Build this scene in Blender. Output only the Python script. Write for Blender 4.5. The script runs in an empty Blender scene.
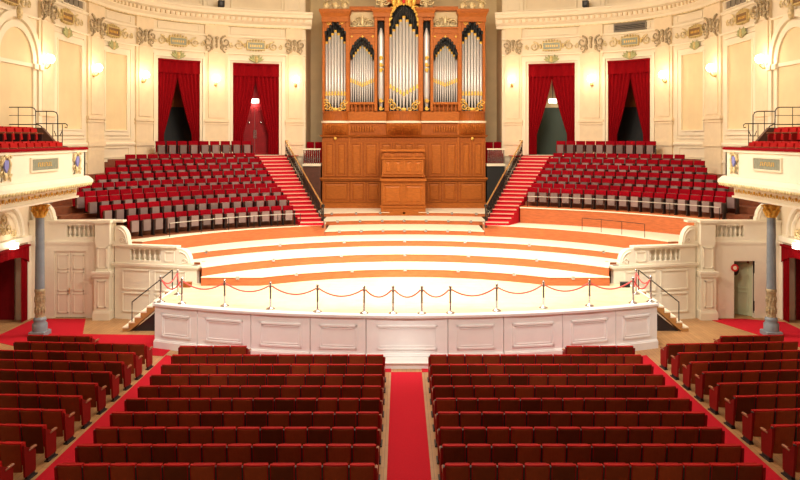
import bpy, bmesh, math, random
from mathutils import Vector, Matrix
random.seed(7)
PI = math.pi
C = bpy.context.scene.collection
S = bpy.context.scene

# ------------------------------------------------------------------ camera, world, light, exposure
F = 750.0; H = 7.42; CX = -0.18; PX = 400.8; PY = 138.0       # focal px, eye height, eye x, principal point
cam_d = bpy.data.cameras.new('camera'); cam = bpy.data.objects.new('camera', cam_d); C.objects.link(cam)
cam.location = (CX, 0, H); cam.rotation_euler = (PI/2, 0, 0)
cam_d.sensor_width = 36; cam_d.lens = 36*F/800
cam_d.shift_x = (400-PX)/800; cam_d.shift_y = -(240-PY)/800
cam_d.clip_end = 200
S.camera = cam
S.view_settings.view_transform = 'Standard'; S.view_settings.look = 'None'
S.view_settings.gamma = 1; S.view_settings.exposure = 0.0
w = bpy.data.worlds.new('world'); S.world = w; w.use_nodes = True
w.node_tree.nodes['Background'].inputs[0].default_value = (1.0, .82, .62, 1)
w.node_tree.nodes['Background'].inputs[1].default_value = 0.25

def area(name, loc, size, power, col, target=None, sy=None):
    d = bpy.data.lights.new(name, 'AREA'); d.energy = power; d.color = col
    d.shape = 'RECTANGLE'; d.size = size; d.size_y = sy or size
    o = bpy.data.objects.new(name, d); C.objects.link(o); o.location = loc
    if target:
        o.rotation_euler = (Vector(target)-Vector(loc)).to_track_quat('-Z', 'Y').to_euler()
    return o
def spot(name, loc, target, power, col, ang, blend=.6, r=.3):
    d = bpy.data.lights.new(name, 'SPOT'); d.energy = power; d.color = col
    d.spot_size = math.radians(ang); d.spot_blend = blend; d.shadow_soft_size = r
    o = bpy.data.objects.new(name, d); C.objects.link(o); o.location = loc
    o.rotation_euler = (Vector(target)-Vector(loc)).to_track_quat('-Z', 'Y').to_euler()
    return o
WARM = (1.0, .83, .62)
area('stage_rig_light', (0, 31, 16.2), 12, 2600, (1, .92, .80), (0, 31.5, 1), 5)
area('organ_rig_light', (0, 33, 16.0), 10, 1000, WARM, (0, 46, 7), 2)
area('hall_ceiling_light', (0, 16, 16.8), 18, 800, (1, .80, .60), (0, 16.5, 0), 12)
for i, x in enumerate((-6.5, -2.2, 2.2, 6.5)):
    spot('stage_spotlight', (x, 22.5, 16), (x*.8, 30.5, 1.6), 7500, (1, .95, .86), 46)
for sx in (-1, 1):
    spot('choir_spotlight', (sx*3, 25, 16.3), (sx*10, 39, 5), 400, (1, .86, .68), 60)
    spot('wall_spotlight', (-sx*5, 22, 16.3), (sx*15.5, 34, 9.5), 2300, (1, .88, .70), 75)
    spot('gallery_spotlight', (-sx*5, 20, 15.5), (sx*12.5, 27, 6.3), 3000, (1, .90, .74), 40)
    spot('side_fill_light', (sx*2, 15, 16.5), (sx*13, 31, 1.8), 3200, (1, .90, .74), 30)  # unseen fill lamps, added to brighten the white screen walls
    spot('front_of_house_spotlight', (sx*4, 11, 17), (sx*4.5, 26.5, .9), 8000, (1, .95, .90), 34)

# ------------------------------------------------------------------ materials
def mat(name, col, rough=.6, metal=0, var=0, scale=4, emit=None, es=1, stretch=(1,1,1), rnd=0, sheen=0, bump=0, spec=.5, col2=None, coat=0):
    m = bpy.data.materials.new(name); m.use_nodes = True
    nt = m.node_tree; b = nt.nodes['Principled BSDF']
    b.inputs['Base Color'].default_value = (*col, 1); b.inputs['Roughness'].default_value = rough
    b.inputs['Metallic'].default_value = metal; b.inputs['Specular IOR Level'].default_value = spec
    if sheen:
        b.inputs['Sheen Weight'].default_value = sheen; b.inputs['Sheen Roughness'].default_value = .35
        b.inputs['Sheen Tint'].default_value = (1, .25, .15, 1)
    if coat: b.inputs['Coat Weight'].default_value = coat; b.inputs['Coat Roughness'].default_value = .2
    last = None
    if var or col2:
        tc = nt.nodes.new('ShaderNodeTexCoord'); mp = nt.nodes.new('ShaderNodeMapping')
        mp.inputs['Scale'].default_value = stretch
        n = nt.nodes.new('ShaderNodeTexNoise'); n.inputs['Scale'].default_value = scale; n.inputs['Detail'].default_value = 4
        r = nt.nodes.new('ShaderNodeValToRGB')
        c2 = col2 or tuple(min(1, c*(1+var)) for c in col); c1 = tuple(c*(1-var) for c in col) if not col2 else col
        r.color_ramp.elements[0].color = (*c1, 1); r.color_ramp.elements[1].color = (*c2, 1)
        r.color_ramp.elements[0].position = .3; r.color_ramp.elements[1].position = .7
        nt.links.new(tc.outputs['Object'], mp.inputs[0]); nt.links.new(mp.outputs[0], n.inputs[0])
        nt.links.new(n.outputs['Fac'], r.inputs[0]); last = r.outputs[0]
        if bump:
            bp = nt.nodes.new('ShaderNodeBump'); bp.inputs['Strength'].default_value = bump; bp.inputs['Distance'].default_value = .02
            nt.links.new(n.outputs['Fac'], bp.inputs['Height']); nt.links.new(bp.outputs[0], b.inputs['Normal'])
    if rnd:
        oi = nt.nodes.new('ShaderNodeObjectInfo'); hs = nt.nodes.new('ShaderNodeHueSaturation')
        mr = nt.nodes.new('ShaderNodeMapRange'); mr.inputs[3].default_value = 1-rnd; mr.inputs[4].default_value = 1+rnd
        nt.links.new(oi.outputs['Random'], mr.inputs[0]); nt.links.new(mr.outputs[0], hs.inputs['Value'])
        hs.inputs['Color'].default_value = (*col, 1)
        if last: nt.links.new(last, hs.inputs['Color'])
        last = hs.outputs[0]
    if last: nt.links.new(last, b.inputs['Base Color'])
    if emit:
        b.inputs['Emission Color'].default_value = (*emit, 1); b.inputs['Emission Strength'].default_value = es
    return m
def planks(name, c1, c2, rough, bw=2.4, bh=.14, rot=PI/2, coat=0):
    m = mat(name, c1, rough, coat=coat); nt = m.node_tree; b = nt.nodes['Principled BSDF']
    tc = nt.nodes.new('ShaderNodeTexCoord'); mp = nt.nodes.new('ShaderNodeMapping'); mp.inputs['Rotation'].default_value = (0, 0, rot)
    br = nt.nodes.new('ShaderNodeTexBrick'); br.inputs['Scale'].default_value = 1; br.inputs['Brick Width'].default_value = bw
    br.inputs['Row Height'].default_value = bh; br.inputs['Mortar Size'].default_value = .004
    br.inputs['Color1'].default_value = (*c1, 1); br.inputs['Color2'].default_value = (*c2, 1)
    br.inputs['Mortar'].default_value = (*[c*.45 for c in c1], 1)
    n = nt.nodes.new('ShaderNodeTexNoise'); n.inputs['Scale'].default_value = 2.5
    mx = nt.nodes.new('ShaderNodeMix'); mx.data_type = 'RGBA'; mx.blend_type = 'MULTIPLY'; mx.inputs[0].default_value = .35
    nt.links.new(tc.outputs['Object'], mp.inputs[0]); nt.links.new(mp.outputs[0], br.inputs[0]); nt.links.new(tc.outputs['Object'], n.inputs[0])
    nt.links.new(br.outputs[0], mx.inputs[6]); nt.links.new(n.outputs['Fac'], mx.inputs[7]); nt.links.new(mx.outputs[2], b.inputs['Base Color'])
    return m
M = {}
M['wall'] = mat('cream_plaster', (.80, .69, .51), .75, var=.04, scale=1.5)
M['panel'] = mat('yellow_plaster', (.78, .61, .36), .75, var=.05, scale=1.2)
M['trim'] = mat('white_trim', (.84, .74, .56), .6)
M['pil'] = mat('pilaster_plaster', (.79, .64, .43), .65, var=.04, scale=3)
M['niche'] = mat('olive_plaster', (.74, .60, .36), .85, var=.06, scale=1.5)
M['white'] = mat('white_paint', (.86, .79, .64), .5, var=.02, scale=3)
M['stagewhite'] = mat('stage_white_paint', (.88, .86, .83), .45, var=.03, scale=2)
M['ceil'] = mat('ceiling_plaster', (.80, .74, .63), .8)
M['floor'] = planks('parquet_floor', (.52, .27, .11), (.60, .33, .14), .45)
M['carpet'] = mat('red_carpet', (.52, .012, .026), .95, var=.10, scale=60, bump=.2, sheen=.05, spec=.1)
M['stagefloor'] = planks('pale_stage_boards', (.88, .74, .46), (.92, .79, .52), .4, 3, .12, 0)
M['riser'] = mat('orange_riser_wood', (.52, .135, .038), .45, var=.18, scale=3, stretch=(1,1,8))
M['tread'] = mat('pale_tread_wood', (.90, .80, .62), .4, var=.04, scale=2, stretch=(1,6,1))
M['organ'] = mat('organ_oak', (.33, .088, .015), .5, var=.22, scale=5, stretch=(4,4,.6), spec=.2)
M['organlt'] = mat('organ_oak_trim', (.40, .115, .018), .5, var=.15, scale=5, stretch=(1,1,3), spec=.2)
M['organdk'] = mat('organ_dark_wood', (.20, .055, .02), .45, var=.2, scale=6)
M['pipe'] = mat('tin_pipe', (.66, .64, .62), .38, .35)
M['gold'] = mat('gilding', (.85, .52, .10), .45, .3, var=.2, scale=12)
M['cartgold'] = mat('cartouche_gilding', (.62, .47, .20), .5, .2, var=.25, scale=10)
M['goldpale'] = mat('pale_gilding', (.72, .58, .32), .5, .25, var=.3, scale=10)
M['greygold'] = mat('greyed_gilding', (.42, .33, .20), .55, .3, var=.35, scale=14)
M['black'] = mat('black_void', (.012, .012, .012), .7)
M['iron'] = mat('black_iron', (.03, .028, .026), .4, .7)
M['brass'] = mat('brass', (.75, .50, .20), .3, .9)
M['chrome'] = mat('polished_steel', (.55, .55, .58), .22, 1)
M['grey'] = mat('grey_stone_paint', (.22, .255, .30), .45, var=.1, scale=4)
M['plaque'] = mat('grey_green_plaque', (.25, .27, .20), .5, var=.15, scale=8)
M['blue'] = mat('blue_shield', (.24, .25, .60), .5)
M['greenleaf'] = mat('green_gilt_leaf', (.42, .42, .20), .5, .2)
M['curtain'] = mat('red_velvet_curtain', (.20, .002, .005), .9, var=.12, scale=5, stretch=(8,8,.4), spec=.05)
M['doorred'] = mat('dark_red_door', (.22, .006, .010), .6, var=.1, spec=.2)
M['velback'] = mat('brown_velvet_back', (.21, .038, .011), .5, rnd=.5, sheen=.08, var=.15, scale=6, spec=.2)
M['velred'] = mat('red_velvet', (.42, .006, .006), .7, sheen=.15, rnd=.12, spec=.15)
M['velchoir'] = mat('crimson_velvet', (.25, .002, .008), .85, rnd=.12, spec=.05)
M['mauve'] = mat('mauve_seat_underside', (.22, .145, .135), .4, rnd=.35)
M['dark'] = mat('dark_metal_and_shade', (.03, .02, .02), .45, .3)  # seat metal; also stands in for shade between seats and under steps
M['velend'] = mat('dark_red_end_velvet', (.25, .010, .008), .65, sheen=.05, rnd=.2, spec=.15)
M['armwood'] = mat('arm_wood', (.30, .10, .04), .35)
M['rope'] = mat('pink_red_rope', (.72, .10, .09), .7)
M['steps'] = mat('plywood_steps', (.42, .20, .06), .5, var=.15, scale=4)
M['green'] = mat('pale_green_paint', (.56, .62, .40), .6)
M['glow'] = mat('lit_globe', (1, .9, .7), .4, emit=(1, .84, .58), es=14)
M['exit'] = mat('lit_lamp_box', (1, .95, .8), .4, emit=(1, .93, .75), es=5)
M['signred'] = mat('sign_red', (.6, .02, .02), .5)
M['darkpanel'] = mat('dark_brown_panel', (.10, .035, .02), .5, var=.2, scale=5)
M['bodygrey'] = mat('grille_grey', (.20, .17, .13), .6)

# ------------------------------------------------------------------ mesh helpers
class MB:
    def __init__(s): s.v = []; s.f = []; s.sm = []
    def quad(s, pts, smooth=False):
        n = len(s.v); s.v += [Vector(p) for p in pts]; s.f.append(tuple(range(n, n+len(pts)))); s.sm.append(smooth)
    def grid(s, rows, closeu=False, smooth=True):
        n = len(s.v); nu = len(rows[0])
        for r in rows: s.v += [Vector(p) for p in r]
        for i in range(len(rows)-1):
            for j in range(nu if closeu else nu-1):
                k = (j+1) % nu
                s.f.append((n+i*nu+j, n+i*nu+k, n+(i+1)*nu+k, n+(i+1)*nu+j)); s.sm.append(smooth)
    def hexa(s, p):       # 8 points: bottom 0-3, top 4-7
        n = len(s.v); s.v += [Vector(q) for q in p]
        for f in ((0,3,2,1),(4,5,6,7),(0,1,5,4),(1,2,6,5),(2,3,7,6),(3,0,4,7)):
            s.f.append(tuple(n+i for i in f)); s.sm.append(False)
    def box(s, x0, x1, y0, y1, z0, z1):
        s.hexa([(x0,y0,z0),(x1,y0,z0),(x1,y1,z0),(x0,y1,z0),(x0,y0,z1),(x1,y0,z1),(x1,y1,z1),(x0,y1,z1)])
    def bbox(s, x0, x1, y0, y1, z0, z1, b=.01):       # box with chamfered vertical & top edges
        def ring(z, i): return [(x0+i+b,y0+i,z),(x1-i-b,y0+i,z),(x1-i,y0+i+b,z),(x1-i,y1-i-b,z),(x1-i-b,y1-i,z),(x0+i+b,y1-i,z),(x0+i,y1-i-b,z),(x0+i,y0+i+b,z)]
        rs = [ring(z0, b), ring(z0+b, 0), ring(z1-b, 0), ring(z1, b)]
        s.grid(rs, True, False); s.quad(rs[0][::-1]); s.quad(rs[-1])
    def tube(s, pts, r, n=6, caps=True):
        pts = [Vector(p) for p in pts]; rows = []
        up = Vector((0,0,1))
        for i, p in enumerate(pts):
            t = (pts[min(i+1, len(pts)-1)]-pts[max(i-1, 0)]).normalized()
            a = t.cross(up)
            if a.length < .05: a = t.cross(Vector((0,1,0)))
            a.normalize(); b = t.cross(a)
            rr = r[i] if isinstance(r, (list, tuple)) else r
            rows.append([p+a*math.cos(q*2*PI/n)*rr+b*math.sin(q*2*PI/n)*rr for q in range(n)])
        s.grid(rows, True)
        if caps: s.quad(rows[0][::-1]); s.quad(rows[-1])
    def lathe(s, c, prof, n=12, a0=0, a1=2*PI):
        cx, cy, cz = c; full = abs(a1-a0-2*PI) < 1e-6
        m = n if full else n+1
        rows = [[(cx+r*math.cos(a0+(a1-a0)*q/n), cy+r*math.sin(a0+(a1-a0)*q/n), cz+z) for q in range(m)] for r, z in prof]
        s.grid(rows, full)
        if full:
            if prof[0][0] > 1e-4: s.quad(rows[0][::-1])
            if prof[-1][0] > 1e-4: s.quad(rows[-1])
    def ell(s, c, r, n=8, rot=None):
        c = Vector(c); rows = []
        for i in range(n//2+1):
            th = PI*i/(n//2)
            rows.append([c + (rot @ Vector((r[0]*math.sin(th)*math.cos(q*2*PI/n), r[1]*math.sin(th)*math.sin(q*2*PI/n), r[2]*math.cos(th))) if rot else
                         Vector((r[0]*math.sin(th)*math.cos(q*2*PI/n), r[1]*math.sin(th)*math.sin(q*2*PI/n), r[2]*math.cos(th)))) for q in range(n)])
        s.grid(rows, True)
    def prism(s, poly, z0, z1):                  # plan polygon
        s.quad([(x, y, z0) for x, y in poly][::-1]); s.quad([(x, y, z1) for x, y in poly])
        for i in range(len(poly)):
            a, b = poly[i], poly[(i+1) % len(poly)]
            s.quad([(a[0],a[1],z0),(b[0],b[1],z0),(b[0],b[1],z1),(a[0],a[1],z1)])
    def plate(s, fn, poly, o0, o1, smooth=False): # polygon in (u,z) extruded between offsets o0,o1 through fn(u,o,z)
        s.quad([fn(u, o1, z) for u, z in poly]); s.quad([fn(u, o0, z) for u, z in poly][::-1])
        for i in range(len(poly)):
            a, b = poly[i], poly[(i+1) % len(poly)]
            s.quad([fn(a[0],o0,a[1]),fn(b[0],o0,b[1]),fn(b[0],o1,b[1]),fn(a[0],o1,a[1])])
    def build(s, name, m, parent=None, base=True, stuff=False):
        me = bpy.data.meshes.new(name)
        off = Vector((0,0,0))
        if parent is None:
            xs = [v.x for v in s.v]; ys = [v.y for v in s.v]; zs = [v.z for v in s.v]
            off = Vector(((min(xs)+max(xs))/2, (min(ys)+max(ys))/2, min(zs)))
        else:
            p = parent
            while p is not None: off = off + p.location; p = p.parent
        me.from_pydata([tuple(v-off) for v in s.v], [], s.f)
        for i, p in enumerate(me.polygons): p.use_smooth = s.sm[i]
        bm = bmesh.new(); bm.from_mesh(me)
        bmesh.ops.recalc_face_normals(bm, faces=bm.faces); bm.to_mesh(me); bm.free()
        me.materials.append(M[m] if isinstance(m, str) else m)
        o = bpy.data.objects.new(name, me); C.objects.link(o)
        if parent is None: o.location = off
        else: o.parent = parent
        return o
def thing(name, label, cat, loc, group=None):
    o = bpy.data.objects.new(name, None); C.objects.link(o); o.location = loc; o.empty_display_size = .2
    tag(o, label, cat, group); return o
def tag(o, label, cat, group=None, kind=None):
    o['label'] = label; o['category'] = cat
    if group: o['group'] = group
    if kind: o['kind'] = kind
    return o
def struct(o): o['kind'] = 'structure'; return o
def copy_tree(o, parent=None):
    c = o.copy(); C.objects.link(c); c.parent = parent
    for ch in [x for x in o.children]: copy_tree(ch, c)
    return c
ORD = ['first','second','third','fourth','fifth','sixth','seventh','eighth','ninth','tenth','eleventh','twelfth','thirteenth','fourteenth','fifteenth','sixteenth','seventeenth','eighteenth','nineteenth','twentieth']
def SIDE(s): return 'left' if s < 0 else 'right'
def px(X, Y): return PX + F*(X-CX)/Y
def spiral(mb, fn, u, z, r, o, dirn=1, turns=1.4, th=.03, a0=0, n=16):
    pts = []; rs = []
    for i in range(n+1):
        t = i/n; a = a0 + dirn*turns*2*PI*t; rr = r*(1-.85*t)
        pts.append(fn(u+rr*math.cos(a), o, z+rr*math.sin(a))); rs.append(th*(1-.5*t))
    mb.tube(pts, rs, 5)

# ------------------------------------------------------------------ wall curve (left half, mirrored by sign)
ctrl = [(15.5, 8), (15.5, 31), (15.5, 34.2), (15.42, 36.6), (15.1, 39.1), (14.35, 40.9), (12.9, 42.75), (11.1, 43.9), (8.8, 44.95), (6.0, 45.7)]
def cat(p0, p1, p2, p3, t):
    return tuple(.5*((2*p1[i])+(-p0[i]+p2[i])*t+(2*p0[i]-5*p1[i]+4*p2[i]-p3[i])*t*t+(-p0[i]+3*p1[i]-3*p2[i]+p3[i])*t**3) for i in (0, 1))
WP = [(15.5, 8.0 + .5*i) for i in range(46)]
for i in range(1, len(ctrl)-1):
    p0, p1, p2 = ctrl[i-1], ctrl[i], ctrl[i+1]; p3 = ctrl[min(i+2, len(ctrl)-1)]
    if i == 1: p0 = (15.5, 28)
    for k in range(12): WP.append(cat(p0, p1, p2, p3, k/12))
WP.append(ctrl[-1])
AL = [0]
for a, b in zip(WP, WP[1:]): AL.append(AL[-1]+math.dist(a, b))
SMAX = AL[-1]
def wpt(s):
    if s <= 0: i = 0
    elif s >= SMAX: i = len(AL)-2
    else:
        lo, hi = 0, len(AL)-1
        while hi-lo > 1:
            m_ = (lo+hi)//2
            if AL[m_] <= s: lo = m_
            else: hi = m_
        i = lo
    t = (s-AL[i])/(AL[i+1]-AL[i]); a, b = WP[i], WP[i+1]
    p = (a[0]+(b[0]-a[0])*t, a[1]+(b[1]-a[1])*t)
    # smoothed tangent
    j0, j1 = max(i-1, 0), min(i+2, len(WP)-1)
    d = (WP[j1][0]-WP[j0][0], WP[j1][1]-WP[j0][1]); L = math.hypot(*d)
    return p, (d[0]/L, d[1]/L)
def Wf(sg):
    def fn(s, o, z):
        p, t = wpt(s); n = (-t[1], t[0])     # inward for the mirrored-positive half
        return (sg*(p[0]+n[0]*o), p[1]+n[1]*o, z)
    return fn
def s_px(x, o=.08):          # arclength where a point o in front of the LEFT wall lies at pixel column x
    best = None
    for i in range(0, 3000):
        s = SMAX*i/3000; p, t = wpt(s); p = (p[0]-t[1]*o, p[1]+t[0]*o)
        d = abs(px(-p[0], p[1])-x)
        if best is None or d < best[0]: best = (d, s)
    return best[1]
def fD(s): return F/wpt(s)[0][1]
def zpx(s, y): return H-(y-PY)/fD(s)
def wb(mb, fn, s0, s1, z0, z1, o0, o1):
    n = max(1, int(abs(s1-s0)/.5))
    ss = [s0+(s1-s0)*i/n for i in range(n+1)]
    rows = [[fn(s, o0, z0), fn(s, o1, z0), fn(s, o1, z1), fn(s, o0, z1)] for s in ss]
    mb.grid(rows, True, False); mb.quad(rows[0]); mb.quad(rows[-1][::-1])
def wsweep(mb, fn, s0, s1, prof, step=.5):
    n = max(1, int(abs(s1-s0)/step)); ss = [s0+(s1-s0)*i/n for i in range(n+1)]
    rows = [[fn(s, o, z) for o, z in prof] for s in ss]
    mb.grid(rows, True, False); mb.quad(rows[0]); mb.quad(rows[-1][::-1])
def wframe(mb, fn, s0, s1, z0, z1, w_, o0, o1):
    wb(mb, fn, s0, s1, z0, z0+w_, o0, o1); wb(mb, fn, s0, s1, z1-w_, z1, o0, o1)
    wb(mb, fn, s0, s0+w_, z0+w_, z1-w_, o0, o1); wb(mb, fn, s1-w_, s1, z0+w_, z1-w_, o0, o1)

sD1 = (s_px(158), s_px(200)); sD2 = (s_px(233), s_px(279))
ZD0, ZD1 = 6.4, 11.85
CEIL = 18.0
SLD = (s_px(1)-1.2, s_px(28)-.05)       # doorway under gallery in the side wall
for sg in (-1, 1):
    fn = Wf(sg); mb = MB()
    brk = [0, SLD[0], SLD[1], sD1[0], sD1[1], sD2[0], sD2[1], SMAX]
    for a, b in zip(brk, brk[1:]):
        if a == SLD[0]:
            wb(mb, fn, a, b, 3.05, CEIL, -.45, 0)
        elif a in (sD1[0], sD2[0]):
            wb(mb, fn, a, b, 0, ZD0, -.45, 0); wb(mb, fn, a, b, ZD1, CEIL, -.45, 0)
        else: wb(mb, fn, a, b, 0, CEIL, -.45, 0)
    struct(mb.build('wall_'+SIDE(sg), 'wall'))
# niche
mb = MB()
mb.box(-9, 9, 48.4, 48.8, 0, CEIL)
for sg in (-1, 1): mb.box(min(sg*6.0, sg*6.4), max(sg*6.0, sg*6.4), 45.9, 48.4, 0, CEIL)
struct(mb.build('wall_rear', 'niche'))
mb = MB(); mb.box(-16.5, 16.5, 4, 49, CEIL, CEIL+.3); struct(mb.build('ceiling', 'ceil'))
mb = MB(); mb.box(-17.5, 17.5, 4, 49, -.3, 0); struct(mb.build('floor', 'floor'))

# wall trim
PIL = [(38.5, 54), (88, 104), (136, 153), (205, 228), (286, 302.5)]
cnt = 0
def orn_capital(mb, fn, s0, s1, z0, z1, o):
    w_ = s1-s0; h = z1-z0
    for u in (s0+.16*w_, s0+.84*w_):
        d = 1 if u > (s0+s1)/2 else -1
        spiral(mb, fn, u, z0+.66*h, .2*w_+.04, o+.08, d, 1.3, .06, PI/2)
        spiral(mb, fn, u, z0+.2*h, .14*w_, o+.06, -d, 1.1, .05, -PI/2)
    for u in (.32, .5, .68):
        for zz in (.25, .6):
            p = fn(s0+u*w_, o+.06, z0+(zz+(.12 if u == .5 else 0))*h); mb.ell(p, (.09, .09, .17*h+.03), 6)
    p = fn((s0+s1)/2, o+.1, z0+.9*h); mb.ell(p, (.13, .1, .1), 6)
for sg in (-1, 1):
    fn = Wf(sg); sd = SIDE(sg)
    # pilasters
    names = ['gallery', 'panelled bay', 'outer doorway', 'two doorways', 'organ niche']
    for i, (a, b) in enumerate(PIL):
        s0, s1 = s_px(a), s_px(b); cnt += 1
        mb = MB(); zb = 4.5 if i < 3 else 6.3
        wb(mb, fn, s0, s1, zb, 12.5, -.02, .10)
        wb(mb, fn, s0+.14*(s1-s0), s1-.14*(s1-s0), 8.6, 12.4, .10, .15)
        wb(mb, fn, s0-.06, s1+.06, 8.35, 8.5, 0, .17); wb(mb, fn, s0-.06, s1+.06, 8.2, 8.27, 0, .14)
        wb(mb, fn, s0-.05, s1+.05, 7.0, 7.25, 0, .16)
        wb(mb, fn, s0, s1, 13.35, 14.15, 0, .14)
        wb(mb, fn, s0+.1, s1-.1, 12.5, 13.35, 0, .13)
        t = struct(mb.build('trim_%d' % cnt, 'pil'))
        mb = MB(); orn_capital(mb, fn, s0-.08, s1+.08, 12.5, 13.35, .12)
        o = mb.build('capital', 'greygold', t)
        mb = MB(); wb(mb, fn, s0-.1, s1+.1, 15.0, 16.6, -.02, .1); wframe(mb, fn, s0+.12, s1-.12, 15.15, 16.4, .06, .1, .15)
        mb.build('upper_block', 'trim', t)
    # entablature mouldings
    cnt += 1; mb = MB(); so = 3
    wsweep(mb, fn, so, SMAX+.0, [(0, 13.36), (.07, 13.36), (.12, 13.42), (.12, 13.48), (0, 13.48)])
    wsweep(mb, fn, so, SMAX, [(0, 12.38), (.10, 12.38), (.10, 12.46), (0, 12.5)])
    t = struct(mb.build('trim_%d' % cnt, 'trim'))
    cnt += 1; mb = MB()
    wsweep(mb, fn, so, SMAX+.35, [(-.1, 14.05), (.16, 14.05), (.20, 14.2), (.42, 14.32), (.48, 14.42), (.48, 14.55), (.72, 14.62), (.78, 14.78), (.86, 14.86), (.86, 14.95), (-.1, 14.98)])
    t = struct(mb.build('trim_%d' % cnt, 'trim'))
    mb = MB(); s = so+15
    while s < SMAX-.1:
        wb(mb, fn, s, s+.13, 14.36, 14.53, .40, .60); s += .34
    mb.build('dentil_course', 'pil', t)['kind'] = 'stuff'
    # thin gilt line
    mb = MB(); wb(mb, fn, so, SMAX, 14.02, 14.06, 0, .19); mb.build('gilt_line', 'goldpale', t)
    # wainscot line
    cnt += 1; mb = MB()
    wsweep(mb, fn, s_px(30), sD1[0]-.25, [(0, 7.0), (.07, 7.02), (.1, 7.12), (.07, 7.2), (0, 7.2)])
    wsweep(mb, fn, s_px(30), sD1[0]-.25, [(0, 6.2), (.05, 6.2), (.05, 6.35), (0, 6.35)])
    struct(mb.build('trim_%d' % cnt, 'trim'))
    # big wall panels between pilasters
    for (a, b) in ((57, 82), (104.5, 127.5)):
        s0, s1 = s_px(a), s_px(b); cnt += 1
        mb = MB(); wframe(mb, fn, s0-.22, s1+.22, 7.55, 12.1, .22, 0, .07); wframe(mb, fn, s0, s1, 7.77, 11.88, .07, 0, .12)
        wframe(mb, fn, s0-.35, s1+.35, 7.38, 12.22, .06, 0, .05)
        t = struct(mb.build('trim_%d' % cnt, 'trim'))
        mb = MB(); wb(mb, fn, s0, s1, 7.77, 11.88, 0, .02); mb.build('inset_panel', 'panel', t)
        mb = MB(); wframe(mb, fn, s0-.2, s1+.2, 6.4, 6.95, .06, 0, .05); mb.build('lower_moulding', 'trim', t)
    # blind arch over the gallery
    D0 = 29.75-8+0.0; zs = 10.5
    for (ro, ri, th) in ((2.0, 1.72, .14), (1.6, 1.32, .10)):
        cnt += 1; mb = MB(); rows = []
        pts = [(D0+math.cos(q*PI/24)*1, math.sin(q*PI/24)) for q in range(25)]
        for q in range(25):
            c_, s_ = math.cos(q*PI/24), math.sin(q*PI/24)
            rows.append([fn(D0+c_*ri, 0, zs+s_*ri), fn(D0+c_*ri, th, zs+s_*ri), fn(D0+c_*ro, th, zs+s_*ro), fn(D0+c_*ro, 0, zs+s_*ro)])
        mb.grid(rows, True, False)
        for d in (-1, 1): wb(mb, fn, D0+d*ri, D0+d*ro, 7.0, zs, 0, th)
        for d in (-1, 1): wb(mb, fn, D0+d*ri-.03, D0+d*ro+.03, zs-.22, zs, 0, th+.08)
        t = struct(mb.build('trim_%d' % cnt, 'trim'))
        if ro == 1.6:
            mb = MB(); poly = [(D0+math.cos(q*PI/24)*ri, zs+math.sin(q*PI/24)*ri) for q in range(25)]+[(D0-ri, 7.2), (D0+ri, 7.2)]
            mb.plate(fn, poly, 0, .02); mb.build('inset_panel', 'panel', t)
            mb = MB(); wb(mb, fn, D0-ri, D0+ri, 10.35, 10.5, .02, .08); mb.build('transom', 'trim', t)
        else:
            mb = MB(); mb.ell(fn(D0, .2, zs+1.9), (.14, .14, .3), 8); mb.build('keystone', 'goldpale', t)
    # architraves round the two upper doorways
    for k, (a, b) in enumerate((sD1, sD2)):
        cnt += 1; mb = MB()
        for (e, th) in ((.0, .07), (.16, .12), (.30, .05)):
            wb(mb, fn, a-e-.14, a-e, ZD0, ZD1+e+.14, 0, th); wb(mb, fn, b+e, b+e+.14, ZD0, ZD1+e+.14, 0, th)
            wb(mb, fn, a-e-.14, b+e+.14, ZD1+e, ZD1+e+.14, 0, th)
        struct(mb.build('trim_%d' % cnt, 'trim'))
    # frieze panels above
    cnt += 1; mb = MB()
    for (a, b) in ((57, 84), (107, 132), (158, 200), (231, 282)):
        wframe(mb, fn, s_px(a), s_px(b), 13.58, 13.98, .05, 0, .05)
    struct(mb.build('trim_%d' % cnt, 'trim'))
    # upper wall panels above cornice
    cnt += 1; mb = MB()
    for (a, b) in ((107, 132), (156, 202), (231, 283)):
        wframe(mb, fn, s_px(a), s_px(b), 15.1, 17.6, .1, 0, .08)
    struct(mb.build('trim_%d' % cnt, 'trim'))

# ------------------------------------------------------------------ carpets
def strip(name, polys, label, group=None):
    mb = MB()
    for p in polys: mb.prism(p, 0, .012)
    return tag(mb.build(name, 'carpet'), label, 'carpet', group)
strip('carpet_runner', [[(-.485, 9), (.485, 9), (.485, 23.75), (-.485, 23.75)]], 'straight red carpet runner down the centre aisle to the stage')
def front_arc(x): c = 24.75+22.9; return c-math.sqrt(22.9**2-x*x)
for sg in (-1, 1):
    sd = SIDE(sg)
    arc = [(sg*x, front_arc(x)-.12) for x in [.49, 1.5, 3, 4.5, 6, 7.2, 8.1]]
    low = [(sg*8.1, 25.3), (sg*7.2, 24.1), (sg*.49, 23.75)]
    strip('carpet_runner', [[(sg*x, y) for x, y in ((7.15, 9), (8.05, 9), (8.2, 25.6), (7.2, 25.2))]], 'red carpet runner between %s centre block and %s side block' % (sd, sd))
    strip('carpet_runner', [[(sg*.49, 23.76), (sg*4, 23.8), (sg*7.15, 24.2), (sg*7.15, 24.9)]+[(sg*x, front_arc(x)-.14) for x in (6, 4.5, 3, 1.5, .49)]], 'red carpet strip along the foot of the stage, %s half' % sd)
strip('carpet_runner', [[(-8.25, 25.5), (-8.25, 26.3), (-9.3, 28.2), (-12.2, 28.35), (-13.1, 30.75), (-15.2, 30.75), (-15.3, 27.5), (-13.4, 26.4)]], 'red carpet leading from the left doorway past the column to the aisle')
strip('carpet_runner', [[(15.3, 26.5), (15.3, 30.2), (13.9, 30.75), (12.4, 30.75), (13.3, 28.2), (14.0, 26.5)]], 'red carpet leading from the open white door past the right column')

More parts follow.
